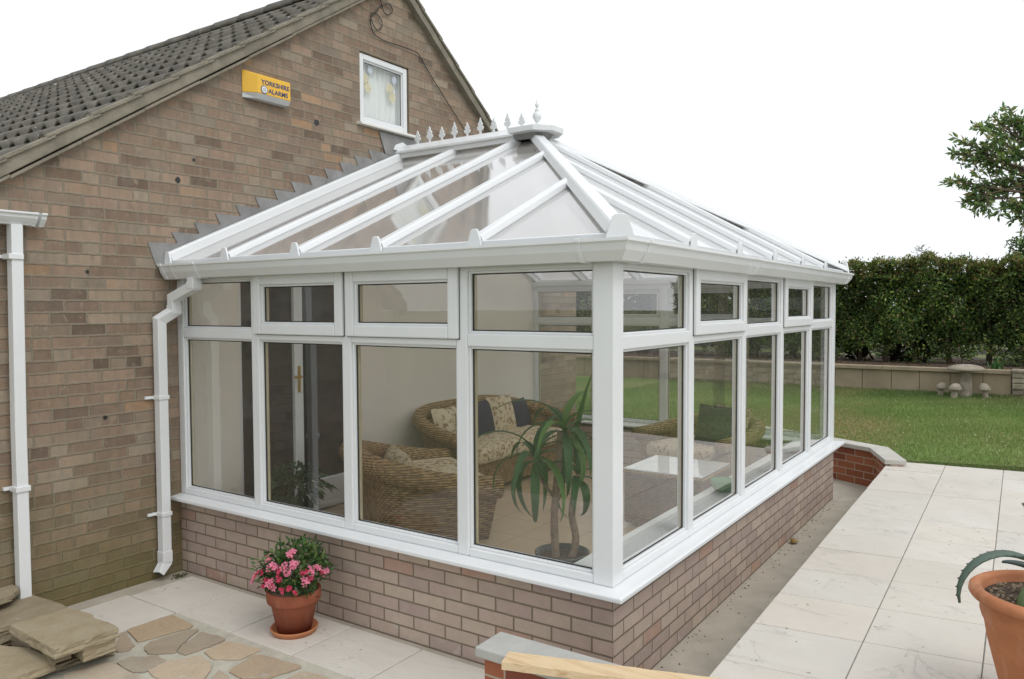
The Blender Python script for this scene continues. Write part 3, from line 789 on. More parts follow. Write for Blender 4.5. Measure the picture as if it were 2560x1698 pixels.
for key, (T, ms, opening) in faces.items():
    fr = MB(); bd = MB(); gk = MB(); spb = MB()
    nP = len(ms) - 1
    def bx(mb, s0, s1, z0, z1, d0, d1): mb.box(*T(s0, s1, d0, d1), z0, z1)
    e0, e1 = (.105, .07) if key != 'F' else (.105, .105)
    inner = []
    for i in range(nP):
        a = ms[i] + (MW if i else e0); c = ms[i + 1] - (MW if i < nP - 1 else e1)
        inner.append((a, c))
    # jambs, mullions, rails
    for i in range(1, nP): bx(fr, ms[i] - MW, ms[i] + MW, CT + .0005, HT, .0, .072)
    if key == 'F': pass
    if key in 'LB': bx(fr, D - .07, D - .002, CT + .0005, HT, .0, .072)
    if key != 'F': bx(fr, .1051, D - .0701, HT - .055, HT, .0006, .0714)
    else: bx(fr, .1051, W - .1051, HT - .055, HT, .0006, .0714)
    for a, c in inner:
        bx(fr, a + .0003, c - .0003, CT + .0005, CT + FB, .0004, .0716)
        bx(fr, a + .0003, c - .0003, TZ0, TZ1, .0004, .0716)
    fo = fr.build('window_frame', WHITE, con, bevel=.007, seg=3)
    sashes = []
    for i, (a, c) in enumerate(inner):
        cells = [(CT + FB, TZ0, False), (TZ1, HT - .055, i in opening)]
        for z0, z1, op in cells:
            aa, cc = a, c; d_off = 0
            if op:
                sm = MB(); m = .024
                A0, A1, Z0, Z1 = a - m, c + m, z0 - .030, z1 + .026
                w_ = .066
                def sb(mb, s0, s1, q0, q1, d0=-.022, d1=.03): mb.box(*T(s0, s1, d0, d1), q0, q1)
                sb(sm, A0, A0 + w_, Z0, Z1); sb(sm, A1 - w_, A1, Z0, Z1); sb(sm, A0 + w_ + .0003, A1 - w_ - .0003, Z0, Z0 + w_); sb(sm, A0 + w_ + .0003, A1 - w_ - .0003, Z1 - w_, Z1)
                so = sm.build('top_light', WHITE, con, bevel=.008, seg=3)
                gm = MB(); q = .003
                for (s0, s1, q0, q1) in ((A0 - q, A0 + .004, Z0 - q, Z1 + q), (A1 - .004, A1 + q, Z0 - q, Z1 + q), (A0, A1, Z0 - q, Z0 + .004), (A0, A1, Z1 - .004, Z1 + q)): gm.box(*T(s0, s1, -.0035, -.001), q0, q1)
                gm.build('seal', M_GASKET_HOLE, so)
                aa, cc, z0, z1 = A0 + w_, A1 - w_, Z0 + w_, Z1 - w_; d_off = -.02; par = so
            else: par = fo
            # bead, gasket, spacer, glass
            q = .013; dd = d_off
            bm = MB()
            for (s0, s1, q0, q1) in ((aa - .001, aa + q, z0 - .001, z1 + .001), (cc - q, cc + .001, z0 - .001, z1 + .001), (aa + q, cc - q, z0 - .001, z0 + q), (aa + q, cc - q, z1 - q, z1 + .001)):
                bm.box(*T(s0, s1, .014 + dd, .062 + dd), q0, q1)
            bm.build('glazing_bead', WHITE, par, bevel=.005)
            aa += q; cc -= q; z0 += q; z1 -= q
            p = MB(); p.box(*T(aa - .003, cc + .003, .036 + dd, .058 + dd), z0 - .003, z1 + .003); p.build('glass_pane', M_GLASS, par)
            k = .0065; gm = MB()
            for (s0, s1, q0, q1) in ((aa - .002, aa + k, z0 - .002, z1 + .002), (cc - k, cc + .002, z0 - .002, z1 + .002), (aa + k, cc - k, z0 - .002, z0 + k), (aa + k, cc - k, z1 - k, z1 + .002)):
                gm.box(*T(s0, s1, .031 + dd, .0352 + dd), q0, q1)
            gm.build('gasket', M_GASKET_HOLE, par)
            k2 = .012
            for (s0, s1, q0, q1) in ((aa - .001, aa + k2, z0 - .001, z1 + .001), (cc - k2, cc + .001, z0 - .001, z1 + .001)):
                sp_ = MB(); sp_.box(*T(s0, s1, .0385 + dd, .056 + dd), q0, q1); sp_.build('spacer', M_SPACER, par)
b = MB(); b.box(-.002, .105, -.002, .105, CT + .0005, HT); b.build('corner_post', WHITE, con, bevel=.005)
b = MB(); b.box(W - .105, W + .002, -.002, .105, CT + .0005, HT); b.build('corner_post', WHITE, con, bevel=.005)
# eaves beam
sweep3([(-.10, HT), (.022, HT), (.022, 2.178), (-.10, 2.178)]).build('eaves_beam', WHITE, con, bevel=.003)
# gutter (open ogee channel)
GO = [(.024, 2.176), (.024, 2.089), (.088, 2.089), (.094, 2.098), (.104, 2.112), (.120, 2.134), (.125, 2.152), (.129, 2.166), (.141, 2.174), (.141, 2.188)]
GI = [(.137, 2.188), (.137, 2.178), (.126, 2.169), (.121, 2.153), (.116, 2.136), (.100, 2.116), (.090, 2.101), (.086, 2.094), (.028, 2.094), (.028, 2.176)]
gt = sweep3(GO + GI, ends=(D - .012, D - .012)).build('gutter', WHITE, con)
def seg(T, s0, s1, grow=.005, solid=True):
    mb = MB(); pr = [(o + grow * (1 if o > .06 else 0), z - grow if z < 2.12 else z + (.003 if z > 2.18 else 0) - (grow * .4 if z < 2.17 else 0)) for o, z in GO]
    poly = []
    for o, z in pr:
        x0, x1, y0, y1 = T(s0, s0, -o, -o); poly.append((x0, y0, z))
    q = T(1, 1, 0, 0); d = V((q[0] - T(0, 0, 0, 0)[0], q[2] - T(0, 0, 0, 0)[2], 0)).normalized()
    mb.prism(poly, d * (s1 - s0)); return mb
for T, s0, s1 in ((L_, D - .05, D - .008), (L_, D - .42, D - .375), (L_, D - .16, D - .135), (L_, .10, .125), (F_, .10, .125), (F_, 1.70, 1.735), (F_, 1.82, 1.845), (F_, W - .02, W + .005)):
    seg(T, s0, s1, .006).build('gutter_clip', WHITE, gt, bevel=.003)
seg(L_, D - .376, D - .159, .0035).build('gutter_outlet', WHITE, gt, bevel=.002)
seg(F_, 1.734, 1.821, .0035).build('gutter_union', WHITE, gt, bevel=.002)
# downpipe with swan neck
pp = [(-.082, 3.10, 2.092), (-.082, 3.10, 2.03), (-.082, 3.335, 1.955), (-.082, 3.335, 1.865), (-.168, 3.375, 1.80), (-.168, 3.375, .115), (-.232, 3.355, .058)]
b = MB(); b.sqtube(pp, .0325); dp = b.build('downpipe', WHITE, con, bevel=.004)
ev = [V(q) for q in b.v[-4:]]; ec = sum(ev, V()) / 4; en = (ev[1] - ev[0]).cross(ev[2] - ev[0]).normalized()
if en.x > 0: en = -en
b = MB(); b.prism([ec + (q - ec) * .78 + en * .0005 for q in ev], en * .001); b.build('shoe_opening_shade', M_GASKET_HOLE, dp)  # flat black plate painted as the shade inside the pipe mouth
for (x, y, z0, z1) in ((-.082, 3.335, 1.845, 1.905), (-.168, 3.375, .12, .20), (-.082, 3.10, 2.015, 2.06)):
    b = MB(); b.box(x - .036, x + .036, y - .036, y + .036, z0, z1); b.build('pipe_socket', WHITE, dp, bevel=.003)
for z in (1.27, .46):
    b = MB(); b.box(-.168 - .039, -.168 + .039, 3.375 - .039, 3.375 + .039, z - .014, z + .014); b.build('pipe_bracket', WHITE, dp, bevel=.003)
    b = MB(); b.box(-.262, -.205, 3.41, 3.43, z - .01, z + .01); b.build('bracket_lug', WHITE, dp, bevel=.003)

# roof
EO = .058; EZ = 2.208; RX = W / 2; RZ = 3.292; RY = 1.905
A = V((-EO, -EO, EZ)); Bc = V((W + EO, -EO, EZ)); RE = V((RX, RY, RZ)); RW = V((RX, D - .004, RZ))
AL = V((-EO, D - .004, EZ)); BL = V((W + EO, D - .004, EZ))
def lerp(a, b_, t): return a + (b_ - a) * t
def hipL(y): return lerp(A, RE, (y + EO) / (RY + EO))
def hipF(x):
    return lerp(A, RE, (x + EO) / (RX + EO)) if x <= RX else lerp(Bc, RE, (W + EO - x) / (W + EO - RX))
ylist = [D - .034, 2.765, 2.085, 1.415, .735]
xlist = [.80, 1.585, RX, 3.155, 3.94]
def topL(y, side):
    p = RE if y >= RY else hipL(y)
    x = RX if y >= RY else p.x
    z = RZ if y >= RY else p.z
    return V((x if side < 0 else W - x, y, z))
def eaveL(y, side): return V((-EO if side < 0 else W + EO, y, EZ))
def pane(poly, th=.022):
    poly = [V(p) for p in poly]
    nrm = (poly[1] - poly[0]).cross(poly[2] - poly[0]).normalized()
    if nrm.z < 0: poly = poly[::-1]; nrm = -nrm
    b = MB(); b.prism([p - nrm * th for p in poly], nrm * th); b.build('roof_pane', M_ROOFGLASS, con)
def bar(p0, p1, nrm, name, wb=.074, wt=.062, h=.038, below=.05):
    p0, p1, nrm = V(p0), V(p1), V(nrm).normalized(); t = (p1 - p0).normalized(); s = t.cross(nrm).normalized()
    prof = [(-wb / 2, .001), (wb / 2, .001), (wb / 2, .008), (wt / 2, h * .82), (wt / 2 - .008, h), (-wt / 2 + .008, h), (-wt / 2, h * .82), (-wb / 2, .008)]
    b = MB(); b.frustum([p0 + s * u + nrm * v for u, v in prof], [p1 + s * u + nrm * v for u, v in prof])
    o = b.build(name, WHITE, con, bevel=.0)
    k = [(-.026, -.022), (.026, -.022), (.02, -.022 - below), (-.02, -.022 - below)]
    b = MB(); b.frustum([p0 + s * u + nrm * v for u, v in k], [p1 + s * u + nrm * v for u, v in k]); b.build('inner_trim', WHITE, o)
    return o
def cap(p, along, w, h, out):
    """tombstone end cap; p = foot centre, along = horizontal direction, out = outward"""
    along, out = V(along).normalized(), V(out).normalized()
    prof = [(-.5, 0), (-.5, .18), (-.42, .45), (-.25, .93), (-.15, 1), (.15, 1), (.25, .93), (.42, .45), (.5, .18), (.5, 0)]
    b = MB(); b.prism([V(p) + along * u * w + V((0, 0, 1)) * v * h for u, v in prof], out * .014); b.build('bar_end_cap', WHITE, con, bevel=.003)
nL = V((-(RZ - EZ), 0, RX + EO)); nR = V(((RZ - EZ), 0, RX + EO)); nF = V((0, -(RZ - EZ), RY + EO))
for side, nn in ((-1, nL), (1, nR)):
    out = (-1, 0, 0) if side < 0 else (1, 0, 0)
    for i in range(len(ylist) - 1):
        y1, y0 = ylist[i], ylist[i + 1]
        poly = [eaveL(y1, side), eaveL(y0, side), topL(y0, side)]
        if y0 < RY < y1: poly.append(V((RX, RY, RZ)))
        poly.append(topL(y1, side)); pane(poly)
    pane([eaveL(ylist[-1], side), eaveL(-EO, side), topL(ylist[-1], side)])
    for i, y in enumerate(ylist):
        tp = topL(y, side); bar(eaveL(y, side), tp, nn, 'roof_bar', .060 if i == 0 else .074, .052 if i == 0 else .062, .068 if i == 0 else .038)
        p = eaveL(y, side); cap((p.x + out[0] * .016, y, EZ - .03), (0, 1, 0), .088, .098, out)
xs = [-EO] + xlist + [W + EO]
for i in range(len(xs) - 1):
    xa, xb = xs[i], xs[i + 1]
    pa, pb_ = V((xa, -EO, EZ)), V((xb, -EO, EZ))
    ta, tb = hipF(xa), hipF(xb)
    poly = [pa, pb_]
    if (tb - pb_).length > 1e-4: poly.append(tb)
    if (ta - pa).length > 1e-4: poly.append(ta)
    pane(poly)
for x in xlist:
    bar((x, -EO, EZ), hipF(x), nF, 'roof_bar'); cap((x, -EO - .016, EZ - .03), (1, 0, 0), .088, .098, (0, -1, 0))
for a, nn in ((A, nL.normalized() + nF.normalized()), (Bc, nR.normalized() + nF.normalized())):
    bar(a, RE, nn, 'hip_bar', .125, .085, .05, .07)
    o = V((-1, -1, 0)) if a is A else V((1, -1, 0)); cap(a + o.normalized() * .006 + V((0, 0, -.035)), V((1, -1, 0)) if a is A else V((1, 1, 0)), .135, .125, o)
# eaves trim between bars
sweep3([(.022, 2.1785), (.068, 2.1785), (.071, 2.214), (.060, 2.218), (.022, 2.2005)], ends=(D - .02, D - .02)).build('eaves_trim', WHITE, con, bevel=.003)
# ridge
b = MB()
rp = [(-.10, 3.325), (-.10, 3.345), (-.035, 3.392), (-.022, 3.408), (.022, 3.408), (.035, 3.392), (.10, 3.345), (.10, 3.325)]
b.prism([(RX + u, D - .012, z) for u, z in rp], (0, RY - D + .05, 0)); rdg = b.build('ridge', WHITE, con, bevel=.003)
b = MB(); b.box(RX - .075, RX + .075, RY + .04, D - .02, 3.285, 3.325); b.build('ridge_skirt', WHITE, rdg)
b = MB(); b.prism([(RX - .13, D - .004, 3.36), (RX + .13, D - .004, 3.36), (RX + .1, D - .004, 3.41), (RX, D - .004, 3.45), (RX - .1, D - .004, 3.41)], (0, -.02, 0)); b.build('ridge_end', WHITE, rdg, bevel=.004)
def hexa(r_, z, cy=RY - .0): # half-octagon nose pointing to the hipped end
    return [(RX - r_, cy + .16, z), (RX - r_, cy - r_ * .42, z), (RX - r_ * .42, cy - r_, z), (RX + r_ * .42, cy - r_, z), (RX + r_, cy - r_ * .42, z), (RX + r_, cy + .16, z)]
b = MB(); b.frustum(hexa(.205, 3.326), hexa(.208, 3.368)); b.frustum(hexa(.208, 3.3682), hexa(.06, 3.412)); b.build('radius_end', WHITE, rdg, bevel=.003)
b = MB(); b.frustum(hexa(.10, 3.285), hexa(.13, 3.3255)); b.build('radius_gap_shade', M_LEAD, rdg)  # lead-dark colour paints the shaded gap under the end plate
def spike(y, h):
    b = MB(); th = .011; k = h / .14
    out = [(.010, 0), (.010, .03), (.024, .036), (.034, .048), (.036, .060), (.030, .070), (.024, .066), (.019, .072), (.028, .084), (.022, .096), (.012, .108), (.005, .132), (0, .142)]
    prof = [(u, z) for u, z in out] + [(-u, z) for u, z in out[::-1][1:]]
    b.prism([(RX - th / 2, y + u, 3.407 + z * k) for u, z in prof], (th, 0, 0))
    return b
for k in range(9):
    spike(3.227 - .1457 * k, .148 if k % 2 else .128).build('crest_spike', WHITE, rdg, bevel=.002)
b = MB(); b.lathe([(0.0, 0), (.03, 0), (.03, .012), (.012, .02), (.012, .03), (.024, .045), (.036, .066), (.038, .085), (.03, .105), (.016, .12), (.02, .127), (.02, .133), (.009, .14), (.009, .155), (.017, .168), (.013, .185), (.006, .2), (.004, .215), (0, .23)], (RX, RY, 3.405), 20)
b.build('finial', WHITE, rdg)
# stepped lead flashing
b = MB()
X = lambda k: -.207 + .1775 * k
Zk = lambda k: 2.338 + .0812 * k
for k in range(14):
    pl = [(X(k), D - .0035 - .0006 * (k % 2), Zk(k)), (X(k) + .055, D - .0035 - .0006 * (k % 2), Zk(k) - .10 - (.0 if k else .06)), (X(k) + .10, D - .0035 - .0006 * (k % 2), Zk(k) - .14 - (0 if k else .05)), (X(k + 1) + .07, D - .0035 - .0006 * (k % 2), Zk(k + 1) - .16), (X(k + 1) + .022, D - .0035 - .0006 * (k % 2), Zk(k))]
    b.prism(pl, (0, -.003, 0))
    pl2 = [(2 * RX - x, y, z) for x, y, z in pl[::-1]]; b.prism(pl2, (0, -.003, 0))
b.prism([(2.06, D - .0095, 3.50), (2.14, D - .0095, 3.31), (2.62, D - .0095, 3.31), (2.68, D - .0095, 3.50)], (0, -.003, 0))
fl = b.build('lead_flashing', M_LEAD, con)
b = MB(); 
b.prism([(-.09, D - .0065, 2.30), (RX, D - .0065, RZ + .12), (RX, D - .0065, RZ + .03), (-.09, D - .0065, 2.225)], (0, -.002, 0)); b.build('flashing_apron', M_LEAD, con)
# interior floor
b = MB(); b.box(.262, W - .262, .262, D - .02, FLOOR - .06, FLOOR)
struct(b.build('floor', M_TILEF))

# ------------------------------------------------------------------ furniture seen through the glass
def pillow(c, w, h, t, rz_, rx_, name, mat, label, cat='cushion', group='cushions on the wicker seats'):
    b = MB(); n = 8; G = []
    Mx = Matrix.Rotation(rz_, 4, 'Z') @ Matrix.Rotation(rx_, 4, 'X')
    for s in (1, -1):
        P = []
        for i in range(n + 1):
            row = []
            for j in range(n + 1):
                u = -1 + 2 * i / n; v = -1 + 2 * j / n
                e = max(0, (1 - u * u)) ** .45 * max(0, (1 - v * v)) ** .45
                q = V((u * w / 2 * (1 - .06 * (1 - abs(v)) * abs(u)), s * t / 2 * e, v * h / 2 * (1 - .06 * (1 - abs(u)) * abs(v))))
                row.append(tuple(Mx @ q + V(c)))
            P.append(row if s > 0 else row[::-1])
        b.grid(P)
    return tag(b.build(name, mat), label, cat, group)
def wicker_seat(name, loc, ang, width, depth, hb, ha, label, cat, mat=M_WICK, seat_h=.26, rr=.068):
    """tub seat; local: back at -y, opens to +y"""
    o = empty(name, loc, label, cat); Mx = Matrix.Translation(loc) @ Matrix.Rotation(ang, 4, 'Z')
    w2 = width / 2; path = []
    for t in np.linspace(0, 1, 41):
        # U-shaped path from left arm front, round the back, to the right arm front
        a = -math.pi * t
        x = -w2 * math.copysign(abs(math.cos(a)) ** .55, math.cos(a)) * 1.0
        y = depth * .45 - depth * .98 * abs(math.sin(a)) ** .7
        hh = ha + (hb - ha) * abs(math.sin(a)) ** 1.1
        path.append((x, y, hh))
    P = []
    for f in np.linspace(0, 1, 7):
        row = []
        for x, y, hh in path:
            k = 1 - .13 * (1 - f) ** 1.2
            row.append(tuple(Mx @ V((x * k, y * k, hh * f))))
        P.append(row)
    b = MB(); b.grid(P); b.build('tub', mat, o, solid=.03)
    b = MB(); b.tube([tuple(Mx @ V((x * 1.02, y * 1.02, hh - .02))) for x, y, hh in path], rr, 12); b.build('rim', mat, o)
    b = MB(); q = [(-w2 * .74, -depth * .34), (w2 * .74, -depth * .34), (w2 * .78, depth * .40), (-w2 * .78, depth * .40)]
    b.prism([tuple(Mx @ V((x, y, .03))) for x, y in q], (0, 0, seat_h)); b.build('seat_base', mat, o, bevel=.02)
    b = MB(); q = [(-w2 * .8, -depth * .36), (w2 * .8, -depth * .36), (w2 * .82, depth * .47), (-w2 * .82, depth * .47)]
    b.prism([tuple(Mx @ V((x, y, .031 + seat_h))) for x, y in q], (0, 0, .15)); b.build('seat_cushion', M_FLORAL, o, bevel=.05, seg=4)
    return o
wicker_seat('wicker_sofa', (3.15, 2.93, FLOOR), 0 + math.pi, 1.9, .88, .73, .55, 'brown wicker sofa with floral seat against the cream wall', 'sofa')
wicker_seat('wicker_loveseat', (1.40, 2.40, FLOOR), 4.14, 1.2, .95, .62, .42, rr=.085, label='honey wicker armchair with its woven back turned to the glass', cat='armchair')
wicker_seat('wicker_armchair', (3.85, .98, FLOOR), math.pi * .40, .95, .85, .62, .52, 'wicker armchair seen beyond the glass table through the hipped end', 'armchair')
CU = 'cushions on the wicker seats'
pillow((2.60, 3.08, .74), .40, .36, .14, 0, -.25, 'cushion', M_FLORAL, 'floral cushion at the left arm of the wicker sofa')
pillow((2.80, 2.98, .70), .30, .28, .12, .1, -.3, 'cushion', M_NAVY, 'small dark cushion leaning on the floral cushion at the sofa left arm')
pillow((3.12, 3.06, .74), .40, .38, .13, 0, -.25, 'cushion', M_NAVY, 'dark cushion behind the window mullion in the middle of the sofa')
pillow((3.48, 3.05, .74), .42, .42, .14, -.05, -.25, 'cushion', M_FLORAL, 'floral cushion standing between two dark cushions on the sofa')
pillow((3.84, 3.05, .70), .38, .36, .13, .15, -.3, 'cushion', M_NAVY, 'dark cushion with upturned corner at the sofa right arm')
pillow((1.42, 2.66, .60), .55, .28, .2, math.pi / 2 - .6, .2, 'cushion', M_FLORAL, 'floral cushion lying in the wicker armchair nearest the glass')
pillow((3.78, .85, .76), .42, .40, .14, math.pi * .4, .25, 'cushion', M_NAVY, 'dark cushion in the wicker armchair beyond the glass table')
pillow((4.02, .78, .72), .45, .42, .16, math.pi * .35, .25, 'cushion', M_FLORAL, 'floral cushion in the wicker armchair beyond the glass table')
t = empty('coffee_table', (2.63, .75, FLOOR), 'square wicker coffee table with a shiny glass top inside the right hand panes', 'table')
b = MB(); b.box(2.31, 2.95, .43, 1.07, FLOOR + .02, FLOOR + .415); b.build('base', M_WICKD, t, bevel=.02)
b = MB(); b.box(2.29, 2.97, .41, 1.09, FLOOR + .416, FLOOR + .445); b.build('rim', M_WICK, t, bevel=.012)
b = MB(); b.box(2.31, 2.95, .43, 1.07, FLOOR + .4455, FLOOR + .455); b.build('table_top', m_plain('table_glass_sky_glare', (.78, .79, .80), .03, .03, spec=1.0), t)  # pale opaque base paints in the sky's reflection on the glass
b = MB(); b.lathe([(0, 0), (.06, 0), (.085, .03), (.095, .075), (.09, .08), (.082, .035), (.05, .012), (0, .012)], (2.08, .18, CT + .02), 28)
tag(b.build('bowl', M_BOWL), 'green glazed bowl on the inner sill of the hipped end', 'bowl')
# yucca
yu = empty('potted_yucca', (.86, .78, FLOOR), 'tall yucca with two bare stems in a dark pot behind the corner glass', 'house plant')
b = MB(); b.lathe([(0, 0), (.11, 0), (.15, .10), (.165, .20), (.17, .225), (.158, .228), (.15, .19), (0, .185)], (.86, .78, FLOOR), 36); b.build('pot', M_CERAM, yu)
b = MB(); b.disc((.86, .78, FLOOR + .19), .15); b.build('soil', M_SOIL, yu)
tr = [[(.85, .82, .32), (.85, .83, .6), (.855, .80, .95), (.86, .79, 1.12)], [(.90, .74, .32), (.925, .72, .45), (.91, .74, .62), (.93, .70, .85)]]
for q in tr:
    b = MB(); p = spline(q, 8); b.tube(p, [.024 - .006 * i / len(p) + .002 * (i % 2) for i in range(len(p))], 10); b.build('stem', M_YBARK, yu)
def strap(base, dirn, L, w, droop, cols, mb, n=9, curl=2.2, fold=.3, wprof=None):
    base = V(base); d = V(dirn).normalized(); h = V((d.x, d.y, 0)); h = h.normalized() if h.length > 1e-3 else V((1, 0, 0))
    el = math.asin(max(-1, min(1, d.z))); sd = V((-h.y, h.x, 0)); P = []; p = base.copy()
    for i in range(n + 1):
        t = i / n; a = el - droop * (t ** curl)
        tv = h * math.cos(a) + V((0, 0, 1)) * math.sin(a); nv_ = -h * math.sin(a) + V((0, 0, 1)) * math.cos(a)
        ww = (wprof(t) if wprof else min(1, .45 + t * 2.5) * (1 - max(0, t - .35) / .65) ** .8) * w / 2 + .0005
        P.append([tuple(p - sd * ww + nv_ * ww * fold), tuple(p), tuple(p + sd * ww + nv_ * ww * fold)])
        p = p + tv * (L / n)
    mb.grid(P, cols, True)
def yuccahead(c, n, L, seed, name):
    rs = random.Random(seed); mb = MB()
    for i in range(n):
        a = i * 2.4 + rs.uniform(-.2, .2); el = 1.4 - 1.7 * (i / n) ** .75
        g_ = rs.uniform(.8, 1.25); col = (.05 * g_, .125 * g_, .045 * g_) if rs.random() < .7 else (.10 * g_, .20 * g_, .05 * g_)
        strap(V(c) + V((0, 0, -.06 * i / n)), (math.cos(a) * math.cos(el), math.sin(a) * math.cos(el), math.sin(el)), L * rs.uniform(.8, 1.1), .056, 1.9 + 1.2 * (i / n), col, mb, 10, .85)
    mb.build('leaves', M_LEAF, yu)
yuccahead((.87, .77, 1.14), 17, .54, 1, 'a'); yuccahead((.93, .70, .86), 8, .38, 2, 'b'); yuccahead((.82, .95, .96), 13, .52, 3, 'c')
mb = MB(); strap((.93, .72, 1.08), (.25, -.1, 1), .42, .05, .25, (.07, .16, .03), mb); mb.build('leaves', M_LEAF, yu)
b = MB(); b.tube(spline([(.85, .82, .70), (.83, .90, .80), (.82, .97, .96)], 5), .012, 8); b.build('stem', M_YBARK, yu)
# bushy plant by the inner door
pl = empty('potted_shrub', (.70, 3.05, FLOOR), 'bushy dark leaved plant standing by the inner door', 'house plant')
b = MB(); b.lathe([(0, 0), (.10, 0), (.14, .2), (.145, .22), (.13, .22), (.12, .19), (0, .185)], (.70, 3.05, FLOOR), 28); b.build('pot', M_CERAM, pl)
n = 420; ph = rdir(n, .6); cc = np.array([.70, 3.05, .50]) + ph * np.random.uniform(.05, .24, (n, 1)) * np.array([1, 1, .8])
v, f, c = leaf_cards(cc, ph + rdir(n) * .5 + np.array([0, 0, -.3]), np.random.uniform(.07, .12, n), np.random.uniform(.022, .04, n), pal(n, [[.03, .075, .03], [.05, .11, .04], [.02, .05, .022]]), droop=.3)
tri_mesh('foliage', v, f, c, M_LEAF, pl)

# ------------------------------------------------------------------ garden walls and stones
rw = empty('retaining_wall', (5.6, 0, 0), 'red brick retaining wall with pale coping beyond the far cill', 'wall')
def wall_strip(pts, th, z0, z1, mb):
    for (x0, y0), (x1, y1) in zip(pts[:-1], pts[1:]):
        d = V((x1 - x0, y1 - y0, 0)).normalized(); nrm = V((-d.y, d.x, 0)) * th
        mb.prism([(x0, y0, z0), (x1, y1, z0), (x1 + nrm.x, y1 + nrm.y, z0), (x0 + nrm.x, y0 + nrm.y, z0)], (0, 0, z1 - z0))
WP = [(6.35, 1.30), (5.79, .18), (5.50, -.35), (4.84, -.60)]
def offs(pts, d):
    out = []
    for i, p in enumerate(pts):
        a = V((*p, 0)); t0 = (a - V((*pts[i - 1], 0))).normalized() if i else (V((*pts[1], 0)) - a).normalized()
        t1 = (V((*pts[i + 1], 0)) - a).normalized() if i < len(pts) - 1 else t0
        n0 = V((-t0.y, t0.x, 0)); n1 = V((-t1.y, t1.x, 0)); m = (n0 + n1).normalized(); out.append(tuple((a + m * d / max(.3, m.dot(n0)))[:2]))
    return out
def uvwall(name, pts, th, z0, z1, mat, parent):
    """brick strip with running UVs"""
    mb = MB(); q = offs(pts, th); n = len(pts)
    for i in range(n - 1):
        mb.prism([(*pts[i], z0), (*q[i], z0), (*q[i + 1], z0), (*pts[i + 1], z0)][::-1], (0, 0, z1 - z0))
    o = mb.build(name, mat, parent); run = 0; uv = o.data.uv_layers[0].data
    for i in range(n - 1):
        d = V((pts[i + 1][0] - pts[i][0], pts[i + 1][1] - pts[i][1], 0)); L = d.length; d.normalize()
        for pi in range(i * 6, i * 6 + 6):
            po = o.data.polygons[pi]
            if abs(po.normal.z) > .5: continue
            for li in po.loop_indices:
                w_ = o.data.vertices[o.data.loops[li].vertex_index].co
                if abs(po.normal.dot(d)) < .5: uv[li].uv = (run + (w_ - V((*pts[i], 0))).dot(d), w_.z)
                else: uv[li].uv = ((w_.x + w_.y), w_.z)
        run += L
    return o
uvwall('brickwork', WP, -.11, -.03, .375, M_RED, rw)
# the coping slabs lie with their back on the lawn side
c0 = offs(WP, .03); c1 = offs(WP, -.16)
for i in range(len(WP) - 1):
    segs = 2 if i == 0 else 1
    for k in range(segs):
        ta, tb = k / segs + .004, (k + 1) / segs - .004
        f = lambda P, t: (P[i][0] + (P[i + 1][0] - P[i][0]) * t, P[i][1] + (P[i + 1][1] - P[i][1]) * t)
        b = MB(); zb = .376
        b.prism([(*f(c0, ta), zb), (*f(c0, tb), zb), (*f(c1, tb), zb), (*f(c1, ta), zb)], (0, 0, .045)); b.build('coping', M_COPE, rw, bevel=.004)
fw_ = empty('garden_wall', (-.5, -1, 0), 'low red brick wall with grey coping at the foot of the photo', 'wall')
b = MB(); b.box(-.57, -.44, -3.2, .33, .0, .374); b.build('brickwork', M_RED, fw_)
for k in range(5):
    y1 = .36 - k * .63; b = MB(); b.box(-.60, -.405, y1 - .624, y1, .375, .42); b.build('coping', M_GREYCOPE, fw_, bevel=.006)
# sawn board lying on the coping
b = MB(); pa, pb_ = V((-.665, .155, .438)), V((-.10, -1.65, .438)); t = (pb_ - pa).normalized(); s = V((-t.y, t.x, 0))
prof = []
n = 40; rows = []
for i in range(n + 1):
    p = pa + (pb_ - pa) * i / n; j1 = random.uniform(-.004, .004); j2 = random.uniform(-.003, .003)
    rows.append([tuple(p + s * (-.052 + j1) + V((0, 0, -.017))), tuple(p + s * (.052 + j2) + V((0, 0, -.017))), tuple(p + s * (.05 + j2) + V((0, 0, .016 + j1 * .3))), tuple(p + s * (-.05 + j1) + V((0, 0, .016 + j2 * .3)))])
b.grid(rows, smooth=False, closed_u=True); b.add(rows[0], [(3, 2, 1, 0)]); b.add(rows[-1], [(0, 1, 2, 3)])
tag(b.build('timber_board', M_PINE, bevel=.002), 'rough sawn pine board lying across the grey coping', 'board')
# far garden wall of concrete panels
gw2 = empty('panel_wall', (11.7, 3, LZ), 'low wall of upright concrete panels between the lawn and the hedge', 'wall')
Ys = [-1.29, -.89, -.42, .04, .48, .95, 1.41] + [1.41 + .47 * k for k in range(1, 24)]
for y0, y1 in zip(Ys[:-1], Ys[1:]):
    k = random.uniform(.9, 1.1); b = MB(); b.box(11.7, 11.75, y0 + .004, y1 - .004, LZ - .1, .752, None); b.build('panel', M_PANEL, gw2, bevel=.004)
b = MB()
b.box(11.755, 11.8, -1.29, 12.2, LZ - .1, .75); b.build('backing', M_PANEL, gw2)
for k in range(14):
    y0 = -1.29 + k * .96; b = MB(); b.box(11.655, 11.86, y0 + .002, y0 + .958, .7525, .815); b.build('coping', M_PANEL, gw2, bevel=.006)
pr = empty('stone_wall', (11.8, -2.2, LZ), 'rough split stone block wall at the right end of the panel wall', 'wall')
b = MB(); z = LZ - .05
while z < .77:
    y = -1.295 - random.uniform(0, .02); h = random.uniform(.075, .105)
    while y > -4.5:
        l = random.uniform(.12, .3); q = random.uniform(-.025, .015); k = random.uniform(.8, 1.15)
        b.box(11.66 + q, 11.86, y - l + .008, y, z, z + h - .008, (k, k, k * .95)); y -= l
    z += h
